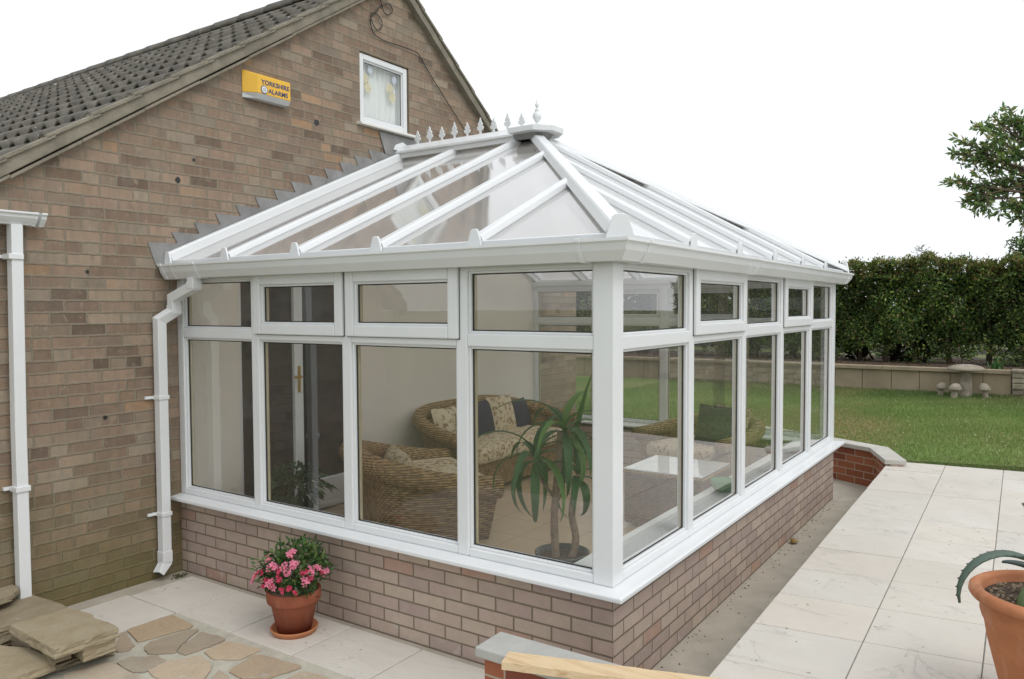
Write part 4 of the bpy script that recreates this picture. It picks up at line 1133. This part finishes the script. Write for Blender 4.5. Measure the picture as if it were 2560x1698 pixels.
b.build('blockwork', M_STADDLE, pr, bevel=.012)
b = MB(); b.box(11.69, 11.85, -4.5, -1.3, LZ - .05, .76); b.build('mortar', M_MORTAR, pr)
b = MB(); b.box(11.62, 11.9, -4.5, -1.29, .785, .83); b.build('coping', M_STADDLE, pr, bevel=.01)
# mushrooms (staddle stones)
def mushroom(loc, capr, caph, h, sr, label, lean=0):
    o = empty('stone_mushroom', loc, label, 'garden ornament', 'stone mushroom ornaments on the lawn'); rs = random.Random(str(loc)); n = 24
    def lat(prof, mb, wob):
        vs = []
        for r_, z in prof:
            for k in range(n):
                a = 2 * math.pi * k / n; q = r_ * (1 + wob * (math.sin(3 * a + loc[0]) + .6 * math.sin(7 * a + 2)))
                vs.append((loc[0] + q * math.cos(a), loc[1] + q * math.sin(a) - lean * z, loc[2] + z))
        m = len(prof); mb.add(vs, [(i * n + k, i * n + (k + 1) % n, (i + 1) * n + (k + 1) % n, (i + 1) * n + k) for i in range(m - 1) for k in range(n)], None, True)
    b = MB(); lat([(sr * 1.15, -.02), (sr * 1.05, h * .3), (sr * .9, h * .8), (sr * .85, h)], b, .04); b.build('stem', M_STADDLE, o)
    b = MB(); lat([(0, h - .01), (capr * .6, h - .012), (capr * .96, h), (capr, h + caph * .15), (capr * .88, h + caph * .5), (capr * .6, h + caph * .83), (capr * .3, h + caph * .97), (0, h + caph)], b, .02); b.build('cap', M_STADDLE, o)
mushroom((11.34, -.67, LZ), 0.28, .095, .445, .088, 'large flat capped stone mushroom in front of the panel wall')
mushroom((11.23, -.32, LZ), .085, .10, .135, .042, 'small stone mushroom, farther left of the touching pair', .12)
mushroom((11.03, -.53, LZ), .095, .11, .14, .048, 'small stone mushroom touching its twin, nearer the large one', .1)
mushroom((11.24, -.96, LZ), .09, .115, .14, .042, 'small lone stone mushroom to the right of the large one', -.15)
# stone heap on the left
def rock(name, pts, z0, th, label, rough=.006, grp='loose stone slabs heaped by the downpipe', tilt=0, tint=1.0):
    b = MB(); n = len(pts); ring = []
    for i in range(n):
        p, q = pts[i], pts[(i + 1) % n]; L = math.hypot(q[0] - p[0], q[1] - p[1]); m = max(2, int(L / .03))
        for k in range(m): ring.append((p[0] + (q[0] - p[0]) * k / m, p[1] + (q[1] - p[1]) * k / m))
    m = len(ring); cx = sum(p[0] for p in ring) / m; cy = sum(p[1] for p in ring) / m
    lay = []; st_ = [random.uniform(-1, 1) for _ in range(6)]
    for fi, f in enumerate((0, .22, .26, .55, .6, 1)):
        row = []
        for (x, y) in ring:
            j = random.uniform(-1, 1) * rough * (1 if 0 < f < 1 else .5) + rough * .8 * st_[fi] * (0 < f < 1); d = math.hypot(x - cx, y - cy) + 1e-6
            row.append((x + (x - cx) / d * j, y + (y - cy) / d * j, z0 + th * f + tilt * (y - cy) + random.uniform(-1, 1) * rough * (.25 if 0 < f < 1 else .08)))
        lay.append(row)
    b.grid(lay, (tint, tint, tint * .97), False, True)
    b.add(lay[-1], [tuple(range(m))], (tint, tint, tint * .97)); b.add(lay[0], [tuple(range(m))[::-1]], (tint, tint, tint))
    return tag(b.build(name, M_YORK, bevel=.0022), label, 'stone', grp)
rock('stone_slab', [(-1.36, 2.89), (-1.38, 2.37), (-1.06, 2.36), (-1.05, 2.42), (-1.06, 2.61), (-1.04, 2.65), (-1.05, 2.76), (-1.07, 2.87)], .149, .051, 'square buff slab with one bitten corner lying on top of the heap')
rock('stone_slab', [(-1.02, 3.04), (-1.03, 2.93), (-1.35, 2.97), (-1.75, 2.98), (-1.75, 3.40), (-1.05, 3.405), (-1.03, 3.2)], .121, .048, 'broad grey flagstone behind the top slab beside the downpipe', tint=.85)
rock('stone_slab', [(-1.5, 3.41), (-1.125, 3.41), (-1.13, 3.31), (-1.21, 3.22), (-1.5, 3.16)], .211, .032, 'thin olive flagstone against the wall under the downpipe', tint=.88)
rock('stone_slab', [(-1.6, 3.405), (-1.22, 3.405), (-1.27, 3.27), (-1.6, 3.22)], .170, .040, 'dark slab sandwiched under the thin olive flagstone', tint=.72)
rock('stone_block', [(-1.24, 2.375), (-1.07, 2.37), (-1.055, 2.50), (-1.22, 2.52)], .082, .066, 'small squared block propping the front right corner of the top slab', tint=1.05)
rock('stone_slab', [(-1.42, 2.94), (-1.335, 2.75), (-1.33, 2.47), (-1.47, 2.45), (-1.62, 2.46), (-1.8, 2.7), (-1.75, 2.94)], .052, .048, 'buff slab at the lower left of the heap, half under the top slab', tint=1.05)
rock('stone_block', [(-1.37, 2.44), (-1.275, 2.43), (-1.23, 2.56), (-1.33, 2.6)], .1005, .047, 'small dark block propping the nearest corner of the top slab', tint=.72)
rock('stone_slab', [(-1.32, 2.80), (-1.30, 2.62), (-1.08, 2.60), (-1.04, 2.9), (-1.03, 3.35), (-1.65, 3.38), (-1.65, 2.99), (-1.33, 2.96)], .056, .063, 'rough layered slab in the shadow under the top slab', .012, tint=.7)
rock('stone_slab', [(-1.62, 2.56), (-1.43, 2.54), (-1.18, 2.51), (-1.03, 2.47), (-1.0, 2.75), (-1.01, 3.36), (-1.75, 3.39), (-1.8, 2.7)], .0185, .032, 'lowest rough stone course at the foot of the heap', .014, tint=.85)

# ------------------------------------------------------------------ pots
fp = empty('potted_azalea', (-.28, 1.905, .014), 'pink flowering azalea in a terracotta pot on the white paving', 'potted plant')
PX, PY = -.28, 1.905
b = MB(); b.lathe([(0, .004), (.10, .004), (.104, .0), (.14, .185), (.142, .188), (.158, .192), (.163, .20), (.166, .262), (.163, .270), (.152, .272), (.145, .262), (.14, .245), (0, .243)], (PX, PY, .032), 48); b.build('pot', M_TERRA2, fp)
b = MB(); b.disc((PX, PY, .032 + .258), .150); b.build('soil', M_GRAVEL, fp)
n = 1500; ph = rdir(n, .15)
rad = np.random.uniform(.35, 1, (n, 1)) ** .6
cc = np.array([PX, PY, .43]) + ph * rad * np.array([.215, .215, .135]) + np.random.normal(0, .018, (n, 3))
cc[:, 2] += .03 * np.sin(cc[:, 0] * 25) + .03 * np.sin(cc[:, 1] * 31)
v, f, c = leaf_cards(cc, ph + rdir(n, .4) * .8, np.random.uniform(.028, .05, n), np.random.uniform(.013, .021, n), pal(n, [[.05, .105, .032], [.08, .165, .045], [.15, .23, .055], [.03, .06, .022]], [.4, .35, .12, .13]))
tri_mesh('foliage', v, f, c, M_LEAF, fp)
b = MB()
for i in range(26):
    a = random.uniform(0, 6.28); el = random.uniform(.1, 1.4); r_ = random.uniform(.08, .17)
    b.tube(spline([(PX + random.uniform(-.03, .03), PY + random.uniform(-.03, .03), .27), (PX + .5 * r_ * math.cos(a), PY + .5 * r_ * math.sin(a), .34 + .03 * el), (PX + r_ * math.cos(a), PY + r_ * math.sin(a), .36 + .1 * el)], 4), .0035, 5)
b.build('stem', M_BARK, fp)
RV = V((.56, -.83, 0)); CV = V((-.83, -.56, 0))
def blossom(p, nrm, r_, col, mb):
    nrm = V(nrm).normalized(); a = nrm.orthogonal().normalized(); bq = nrm.cross(a); p = V(p)
    for k in range(5):
        th = k * 2 * math.pi / 5; d = a * math.cos(th) + bq * math.sin(th); e = nrm.cross(d); g_ = random.uniform(.85, 1.15); cl = tuple(min(1, x * g_) for x in col)
        mb.add([p, p + d * r_ * .55 + e * r_ * .34 + nrm * r_ * .35, p + d * r_ + nrm * r_ * .22 + e * r_ * .2, p + d * r_ + nrm * r_ * .22 - e * r_ * .2, p + d * r_ * .55 - e * r_ * .34 + nrm * r_ * .35], [(0, 1, 2), (0, 2, 3), (0, 3, 4)], cl)
PINK = (.84, .29, .45); ROSE = (.66, .08, .17)
clusters = [(.04, .16, .59, PINK), (-.08, .15, .50, PINK), (-.05, .17, .515, PINK), (-.17, .13, .42, PINK), (-.19, .13, .40, PINK), (-.10, .17, .43, ROSE), (-.07, .18, .41, PINK), (-.06, .18, .40, PINK), (-.12, .17, .39, ROSE), (.02, .18, .49, PINK), (.0, .16, .51, PINK), (-.03, .17, .47, ROSE), (.10, .16, .46, ROSE), (.12, .15, .47, PINK), (.16, .13, .48, PINK), (.13, .17, .42, ROSE), (.11, .18, .41, PINK), (.03, .19, .39, ROSE), (.0, .19, .37, ROSE), (-.02, .18, .43, ROSE), (.19, .1, .43, PINK), (.05, .15, .52, PINK), (-.14, .14, .46, ROSE), (.06, .19, .36, ROSE), (.17, .12, .45, ROSE), (-.1, .1, .53, PINK), (.0, -.1, .5, PINK), (.1, -.12, .47, ROSE), (-.1, -.12, .46, PINK)]
mb = MB()
for u, w_, z, col in clusters:
    base = V((PX, PY, z)) + RV * u * 1.12 + CV * (w_ * 1.2 * math.sqrt(max(.15, 1 - (u / .24) ** 2)) * .98)
    for k in range(4 if col is PINK else 5):
        q = base + V((random.uniform(-.016, .016), random.uniform(-.016, .016), random.uniform(-.018, .018)))
        blossom(q, (q - V((PX, PY, .36))) + V((random.uniform(-.1, .1), random.uniform(-.1, .1), .05)), random.uniform(.017, .025) if col is PINK else random.uniform(.010, .015), col, mb)
mb.build('blossom', M_PETAL, fp)
fp.scale = (.93, .93, .88)
b = MB(); b.lathe([(0, .012), (.11, .012), (.126, .032), (.133, .034), (.136, .028), (.12, .0), (0, .0)], (PX, PY, .0145), 48)
tag(b.build('plant_saucer', M_TERRA), 'orange terracotta saucer under the azalea pot', 'saucer')
# agave in the large pot
CAMP = V((-3.2332, -1.6234, 1.8844))
AXp, AYp = .215, -1.69
ag = empty('potted_agave', (AXp, AYp, PZ), 'spiny agave in a large terracotta pot on the raised patio', 'potted plant')
b = MB(); b.lathe([(0, .01), (.135, .01), (.14, 0), (.175, .14), (.205, .26), (.218, .335), (.225, .345), (.232, .37), (.232, .41), (.24, .418), (.262, .424), (.270, .436), (.268, .452), (.255, .462), (.235, .462), (.222, .45), (.218, .42), (0, .415)], (AXp, AYp, PZ), 64); b.build('pot', M_TERRA, ag)
b = MB(); b.disc((AXp, AYp, PZ + .425), .22); b.build('soil', M_SOIL, ag)
b = MB()
for i in range(420):
    a = random.uniform(0, 6.28); r_ = .21 * math.sqrt(random.random()); s_ = random.uniform(.004, .009)
    x, y, z = AXp + r_ * math.cos(a), AYp + r_ * math.sin(a), PZ + .427; k = random.uniform(.6, 1.5); q = random.uniform(0, 3)
    ring = [(x + s_ * math.cos(q + j * 1.257) * random.uniform(.7, 1.3), y + s_ * math.sin(q + j * 1.257) * random.uniform(.7, 1.3), z) for j in range(5)]
    b.frustum(ring, [(x + (p[0] - x) * .6, y + (p[1] - y) * .6, z + s_ * .8) for p in ring], (k, k * .97, k * .9))
b.build('gravel', M_GRAVEL, ag, bevel=.0)
def agleaf(base, d, L, w, droop, col, curl=1.5, teeth=True):
    mb = MB()
    strap(base, d, L, w, droop, col, mb, 18, curl, .38, lambda t: (.75 + .5 * t if t < .4 else .95) * (1 - max(0, t - .4) / .6) ** .75 + .01)
    o = mb.build('leaf', M_AGAVE, ag, solid=.009)
    # teeth along both margins
    tb = MB(); P = mb.v; n = len(P) // 3
    for i in range(1, n - 1):
        for sidx, s in ((0, -1), (2, 1)):
            p = V(P[i * 3 + sidx]); c_ = V(P[i * 3 + 1]); tdir = (V(P[i * 3 + 3 + sidx]) - p)
            tip = p + (p - c_).normalized() * .010 + tdir * .2
            tb.add([p - tdir * .12, p + tdir * .25, tip], [(0, 1, 2)])
    tb.build('teeth', M_BARK, o)
Cg = V((AXp + .03, AYp - .03, PZ + .43))
AG = (.10, .145, .115)
Ldir = -V((.56, -.83, 0))
agleaf(Cg + V((0, 0, .075)), Ldir * .95 + CV * .1 + V((0, 0, .62)), .54, .058, 2.55, AG, 2.0)
agleaf(Cg + V((0, 0, .02)) + CV * .02, Ldir * .95 + CV * .25 + V((0, 0, .42)), .27, .09, 2.5, (.12, .18, .075), 2.2)
agleaf(Cg + V((0, 0, .05)) - CV * .03, Ldir * .9 - CV * .25 + V((0, 0, .62)), .20, .07, .6, (.07, .09, .09))
agleaf(Cg + V((0, 0, .05)) + RV * .03, Ldir * .6 - CV * .1 + V((0, 0, .9)), .18, .07, .4, (.06, .075, .08))
agleaf(Cg + CV * .04, CV * .9 + RV * .1 + V((0, 0, .25)), .25, .08, .8, (.09, .15, .07))
for k, (a, el, L) in enumerate([(.4, .7, .42), (1.3, .9, .5), (2.2, .6, .42), (3.0, 1.1, .5), (4.3, .8, .45), (5.2, 1.0, .5), (5.9, .6, .4), (1.8, 1.35, .48), (3.6, 1.45, .46)]):
    d = RV * math.cos(a) * math.cos(el) - CV * math.sin(a) * math.cos(el) + V((0, 0, math.sin(el)))
    if d.dot(Ldir) > -.1: d = d - Ldir * (.75 + d.dot(Ldir))
    agleaf(Cg + d * .02, d, L, .075, .7 + .3 * (k % 3), tuple(x * random.uniform(.85, 1.15) for x in AG))
# a tall pair of leaf tips reaching in at the right edge
agleaf(Cg + V((0, 0, .05)) + RV * .05, RV * .16 + V((0, 0, 1)) - CV * .25, .50, .05, .55, (.04, .06, .045), 2.5)
# fallen leaf in the channel
b = MB(); q = V((3.05, -.06, .012))
b.grid([[(q.x - .05, q.y - .0, q.z), (q.x - .045, q.y + .0, q.z + .004)], [(q.x - .02, q.y - .035, q.z + .018), (q.x - .02, q.y + .03, q.z + .012)], [(q.x + .02, q.y - .035, q.z + .004), (q.x + .02, q.y + .03, q.z + .022)], [(q.x + .05, q.y, q.z + .01), (q.x + .05, q.y + .005, q.z + .012)]], (.42, .28, .11))
tag(b.build('fallen_leaf', M_LEAFMATT, solid=.002), 'dry yellow leaf lying in the concrete channel', 'leaf')
# bits of debris along the channel
b = MB()
for i in range(150):
    x = random.uniform(.3, 4.9); y = -.012 - abs(random.gauss(0, .045)) if random.random() < .75 else random.uniform(-.5, -.02); s_ = random.uniform(.002, .006)
    k = random.choice([(.1, .07, .045), (.2, .13, .06), (.3, .25, .18), (.06, .05, .04)])
    ring = [(x + s_ * math.cos(j * 1.57 + i) * random.uniform(.6, 1.6), y + s_ * math.sin(j * 1.57 + i) * random.uniform(.6, 1.6), .0005) for j in range(4)]
    b.frustum(ring, [(x + (p[0] - x) * .5, y + (p[1] - y) * .5, s_ * .9) for p in ring], k)
struct(b.build('debris', M_LEAFMATT), 'stuff')

# ------------------------------------------------------------------ hedge, trees
hd = empty('hedge', (13.4, 1, .79), 'tall dark clipped hedge above the panel wall', 'hedge')
hy = [1.30, .82, -.28, -.9, -1.6, .3, 1.9, 2.6, 3.3, 4.0, 4.8, 5.6, 6.5, 7.5, 8.6, -2.3, -3.1]
for y in hy:
    b = MB(); x = 13.35 + random.uniform(-.12, .12)
    b.tube(spline([(x, y, .76), (x + random.uniform(-.05, .05), y + random.uniform(-.06, .06), 1.3), (x + random.uniform(-.1, .1), y + random.uniform(-.1, .1), 2.4)], 5), [.055 - .002 * i for i in range(11)], 8); b.build('trunk', M_BARK, hd)
def hedge():
    n = 125000
    y = np.random.uniform(-5, 10, n); dens = .5 + .5 * np.random.rand(n)
    near = y < 3.2; keep = near | (np.random.rand(n) < .6); y = y[keep]; n = len(y)
    top = 2.67 + .045 * np.sin(y * 17) * np.sin(y * 2.9 + 1) + .05 * np.sin(y * 1.7) + .035 * np.sin(y * 4.3 + 1) + .03 * np.sin(y * 9.1) - .09 * np.clip((y - .9) / .8, 0, 1) + .05 * np.exp(-((y + .3) / .5) ** 2)
    bot = .98 + .13 * np.sin(y * 2.3 + .6) + .12 * np.sin(y * 5.9) + .06 * np.sin(y * 13)
    u = np.random.rand(n); z = bot + (top - bot) * u
    # billows on the face
    bil = .10 * np.sin(y * 3.1 + z * 2.2) + .08 * np.sin(y * 6.7 - z * 4.1 + 1) + .05 * np.sin(y * 13 + z * 9)
    x = 13.0 + bil + np.abs(np.random.normal(0, .16, n)) + .10 * (np.clip(z - top + .25, 0, 1)) * 3
    tm = np.random.rand(n) < .14; x[tm] = 13.0 + np.random.rand(tm.sum()) * .9; z[tm] = top[tm] + np.random.normal(0, .035, tm.sum()) + np.where(np.random.rand(tm.sum()) < .06, .07, 0)
    lowm = np.random.rand(n) < .06; z[lowm] = .8 + np.random.rand(lowm.sum()) * .35
    lowc = (np.sin(y * 3.3 + 1) + .6 * np.sin(y * 7.7) > .25); drop = lowm & ~lowc; z[drop] = top[drop] - .3
    p = np.stack([x, y, z], 1)
    d = rdir(n) * .8 + np.array([-.5, 0, .35])
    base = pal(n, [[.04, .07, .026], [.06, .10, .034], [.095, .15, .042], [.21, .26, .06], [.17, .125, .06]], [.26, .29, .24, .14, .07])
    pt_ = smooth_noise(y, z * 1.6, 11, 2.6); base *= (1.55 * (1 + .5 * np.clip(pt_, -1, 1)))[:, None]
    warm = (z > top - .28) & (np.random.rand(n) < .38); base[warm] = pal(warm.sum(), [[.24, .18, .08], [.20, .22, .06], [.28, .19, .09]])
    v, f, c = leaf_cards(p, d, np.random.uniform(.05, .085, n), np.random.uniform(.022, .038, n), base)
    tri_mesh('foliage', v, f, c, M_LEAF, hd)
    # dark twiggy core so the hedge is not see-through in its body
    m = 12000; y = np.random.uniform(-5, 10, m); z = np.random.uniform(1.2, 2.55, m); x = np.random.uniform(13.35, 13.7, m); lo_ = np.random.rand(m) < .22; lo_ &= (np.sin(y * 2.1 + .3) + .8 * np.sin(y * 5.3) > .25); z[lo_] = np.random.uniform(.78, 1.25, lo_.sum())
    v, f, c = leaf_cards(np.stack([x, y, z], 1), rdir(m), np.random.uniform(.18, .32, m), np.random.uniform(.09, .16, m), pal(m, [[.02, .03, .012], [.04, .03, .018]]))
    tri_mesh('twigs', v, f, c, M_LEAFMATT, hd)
hedge()
rf = empty('rail_fence', (14.6, 0, .79), 'pale post and rail fence glimpsed behind the hedge stems', 'fence')
b = MB()
b.box(14.58, 14.62, -6, 11, .90, 1.02); b.build('rail', M_WPAINT, rf)
b = MB(); b.box(14.59, 14.61, -6, 11, .80, .83); b.build('rail', M_WPAINT, rf)
for k in range(9):
    b = MB(); b.box(14.621, 14.70, -5.5 + k * 2, -5.42 + k * 2, .72, 1.12); b.build('post', M_WPAINT, rf)
# conifer behind
cf = empty('spruce_tree', (20, .96, .72), 'thin bluish conifer tip rising above the hedge', 'tree')
b = MB(); b.tube([(20, .96, .7), (20, .96, 3.45)], [.07, .008], 8); b.build('trunk', M_BARK, cf)
P_, D_ = [], []
for i in range(34):
    z = 1.6 + 1.88 * (i / 34); L = .04 + (3.5 - z) * .75
    for k in range(3):
        a = random.uniform(0, 6.28)
        for s in np.linspace(.1, 1, 9):
            q = L * s
            P_.append((20 + q * math.cos(a) + random.gauss(0, .012), .96 + q * math.sin(a) + random.gauss(0, .012), z + .12 * q - .25 * q * q + random.gauss(0, .012))); D_.append((math.cos(a) + random.gauss(0, .5), math.sin(a) + random.gauss(0, .5), random.gauss(.25, .4)))
P_ = np.array(P_); n = len(P_)
v, f, c = leaf_cards(P_, np.array(D_), np.random.uniform(.05, .09, n), np.random.uniform(.012, .02, n), pal(n, [[.05, .075, .06], [.035, .055, .045]]))
tri_mesh('crown', v, f, c, M_LEAFMATT, cf)
# light green tree at the right end of the hedge
lt = empty('broadleaf_tree', (15.6, -1.75, .72), 'pale green bushy tree behind the right end of the hedge', 'tree')
b = MB(); b.tube([(15.6, -1.75, .7), (15.6, -1.7, 1.9), (15.55, -1.7, 2.7)], [.09, .07, .04], 8); b.build('trunk', M_BARK, lt)
cen = [V((15.5 + random.gauss(0, .25), -1.72 + random.uniform(-.55, .55), random.uniform(2.25, 3.12))) for _ in range(40)]
P_ = []
for q in cen:
    for _ in range(150):
        d = V((random.gauss(0, 1), random.gauss(0, 1), random.gauss(0, 1))).normalized() * .2 * random.random() ** .4; P_.append(q + d)
P_ = np.array(P_); P_ = P_[P_[:, 1] < -.98 + .12 * np.sin(P_[:, 2] * 9)]; n = len(P_)
v, f, c = leaf_cards(P_, rdir(n, .3), np.random.uniform(.05, .09, n), np.random.uniform(.03, .05, n), pal(n, [[.06, .11, .03], [.10, .16, .05], [.14, .2, .07]]))
tri_mesh('crown', v, f, c, M_LEAF, lt)
# glossy tree reaching in from the right
gtree = empty('garden_tree', (8.0, -2.2, LZ), 'glossy leaved tree branch reaching in at the right edge against the sky', 'tree')
trunk = [(8.0, -2.2, LZ - .02), (8.02, -2.2, 1.5), (7.95, -2.15, 2.6), (7.9, -2.0, 3.2)]
b = MB(); b.tube(spline(trunk, 6), [.09 - .0025 * i for i in range(19)], 10); b.build('trunk', M_BARK, gtree)
tips = [(7.16, -.77, 3.82), (7.15, -.76, 3.65), (7.11, -.73, 3.33), (7.18, -.85, 3.05), (7.3, -.95, 3.96), (7.42, -1.13, 4.07), (7.54, -1.29, 4.18), (7.5, -1.34, 2.84), (7.37, -1.09, 3.69), (7.36, -1.09, 3.31), (7.23, -.91, 3.25), (7.47, -1.26, 3.36), (7.28, -.95, 3.58), (7.52, -1.3, 3.03), (7.41, -1.13, 3.85), (7.6, -1.4, 3.6), (7.62, -1.42, 3.25), (7.6, -1.4, 3.95), (7.3, -1.0, 3.1)]
for k in range(30): tips.append((8.1 + random.gauss(0, .35), -2.5 + random.gauss(0, .3), random.uniform(3.15, 3.9)))
br = MB(); Pn, Dn = [], []
for tp in tips:
    tp = V(tp); s = V(trunk[-1]) + V((0, 0, random.uniform(-.35, .2)))
    mid = lerp(s, tp, .55) + V((random.gauss(0, .06), random.gauss(0, .06), random.gauss(0, .08)))
    pth = spline([s, mid, tp], 8); br.tube(pth, [.02 - .0009 * i for i in range(len(pth))], 6)
    fw = (tp - mid).normalized()
    subs = [pth[-1]] + [pth[-3] + V((random.gauss(0, .09), random.gauss(0, .09), random.gauss(0, .09))) for _ in range(4)] + [pth[-5] + V((random.gauss(0, .12), random.gauss(0, .12), random.gauss(0, .14))) for _ in range(4)]
    for q in subs:
        br.tube([pth[-6], lerp(pth[-6], q, .6) + V((0, 0, .02)), q], [.006, .004, .002], 5)
        ax = (q - pth[-6]).normalized()
        for _ in range(random.randint(11, 18)):
            d = V((random.gauss(0, 1), random.gauss(0, 1), random.gauss(0, .8))).normalized() + ax * .5
            Pn.append(q - ax * random.uniform(0, .17) + d * .015); Dn.append(d + V((0, 0, -.1)))
br.build('limb', M_BARK, gtree)
Pn = np.array(Pn); n = len(Pn)
v, f, c = leaf_cards(Pn, np.array(Dn), np.random.uniform(.06, .11, n), np.random.uniform(.026, .044, n), pal(n, [[.13, .21, .10], [.19, .28, .125], [.30, .34, .16], [.40, .33, .21]], [.42, .34, .16, .08]))
tri_mesh('crown', v, f, c, M_TREELEAF, gtree)
# daffodil clump on the bed
dc = MB()
for i in range(26):
    a = random.uniform(0, 6.28); el = random.uniform(.7, 1.45); g_ = random.uniform(.8, 1.3)
    strap((12.0 + random.gauss(0, .04), -1.08 + random.gauss(0, .05), .785), (math.cos(a) * math.cos(el), math.sin(a) * math.cos(el), math.sin(el)), random.uniform(.16, .27), .022, 1.2, (.06 * g_, .15 * g_, .045 * g_), dc, 6)
tag(dc.build('strap_leaved_clump', M_LEAF), 'clump of bright green strap leaves above the panel wall', 'plant')
# leaf litter on the bed
n = 5000; x = np.random.uniform(11.9, 14.5, n); y = np.random.uniform(-4, 8, n)
v, f, c = leaf_cards(np.stack([x, y, np.full(n, .792)], 1), rdir(n) * np.array([1, 1, .25]), np.random.uniform(.03, .06, n), np.random.uniform(.02, .03, n), pal(n, [[.14, .085, .04], [.09, .06, .03], [.2, .13, .06]]))
struct(tri_mesh('leaf_litter', v, f, c, M_LEAFMATT), 'stuff')
# moss tuft in the wall corner
n = 60; v, f, c = leaf_cards(np.array([-.09, 3.33, .0]) + np.random.normal(0, .02, (n, 3)) * np.array([1.4, 1, .2]), rdir(n, 1), np.random.uniform(.015, .035, n), np.random.uniform(.008, .014, n), pal(n, [[.12, .14, .05], [.2, .17, .1], [.08, .1, .03]]))
tag(tri_mesh('weed_tuft', v, f, c, M_LEAFMATT), 'small weed at the foot of the wall corner by the downpipe', 'weed')['kind'] = 'stuff'

# ------------------------------------------------------------------ light, sky, camera
SUN_EL, SUN_AZ = R(52), R(192)      # high thin cloud, the brighter side behind the viewer's right
w = bpy.data.worlds.new('World'); S.world = w; w.use_nodes = True
nt = w.node_tree; nt.nodes.clear()
out = nt.nodes.new('ShaderNodeOutputWorld'); bg = nt.nodes.new('ShaderNodeBackground'); sky = nt.nodes.new('ShaderNodeTexSky')
sky.sky_type = 'NISHITA'; sky.sun_disc = False; sky.sun_elevation = SUN_EL; sky.sun_rotation = SUN_AZ; sky.dust_density = 4; sky.air_density = 1.0
hs = nt.nodes.new('ShaderNodeHueSaturation'); hs.inputs['Saturation'].default_value = .12
mx = nt.nodes.new('ShaderNodeMix'); mx.data_type = 'RGBA'; mx.inputs[0].default_value = .78
mx.inputs[7].default_value = (11.2, 11.6, 12.0, 1)
nt.links.new(sky.outputs[0], hs.inputs['Color']); nt.links.new(hs.outputs[0], mx.inputs[6]); nt.links.new(mx.outputs[2], bg.inputs[0])
bg.inputs[1].default_value = .11; nt.links.new(bg.outputs[0], out.inputs[0])
ld = bpy.data.lights.new('Sun', 'SUN'); ld.energy = .95; ld.angle = R(30); ld.color = (1, .98, .95)
lo = bpy.data.objects.new('sun', ld); COL.objects.link(lo)
sd = V((math.sin(SUN_AZ) * math.cos(SUN_EL), math.cos(SUN_AZ) * math.cos(SUN_EL), math.sin(SUN_EL)))
lo.rotation_euler = sd.to_track_quat('Z', 'Y').to_euler(); lo.location = sd * 30

cd = bpy.data.cameras.new('Camera'); cam = bpy.data.objects.new('camera', cd); COL.objects.link(cam); S.camera = cam
r_ = V((0.56035575, -0.82823958, -0.00454328)); u_ = V((0.03758027, 0.0199449, 0.99909455)); f_ = V((0.82739903, 0.56001911, -0.04230171))
M = Matrix(((r_.x, u_.x, -f_.x, CAMP.x), (r_.y, u_.y, -f_.y, CAMP.y), (r_.z, u_.z, -f_.z, CAMP.z), (0, 0, 0, 1)))
cam.matrix_world = M
cd.sensor_width = 36; cd.lens = 1942.75 / 2560 * 36; cd.clip_start = .05; cd.clip_end = 1000
S.view_settings.view_transform = 'Standard'; S.view_settings.look = 'None'; S.view_settings.exposure = 0; S.view_settings.gamma = 1
try:
    S.cycles.use_denoising = True; S.cycles.transparent_max_bounces = 32; S.cycles.max_bounces = 10; S.cycles.diffuse_bounces = 4
except Exception: pass
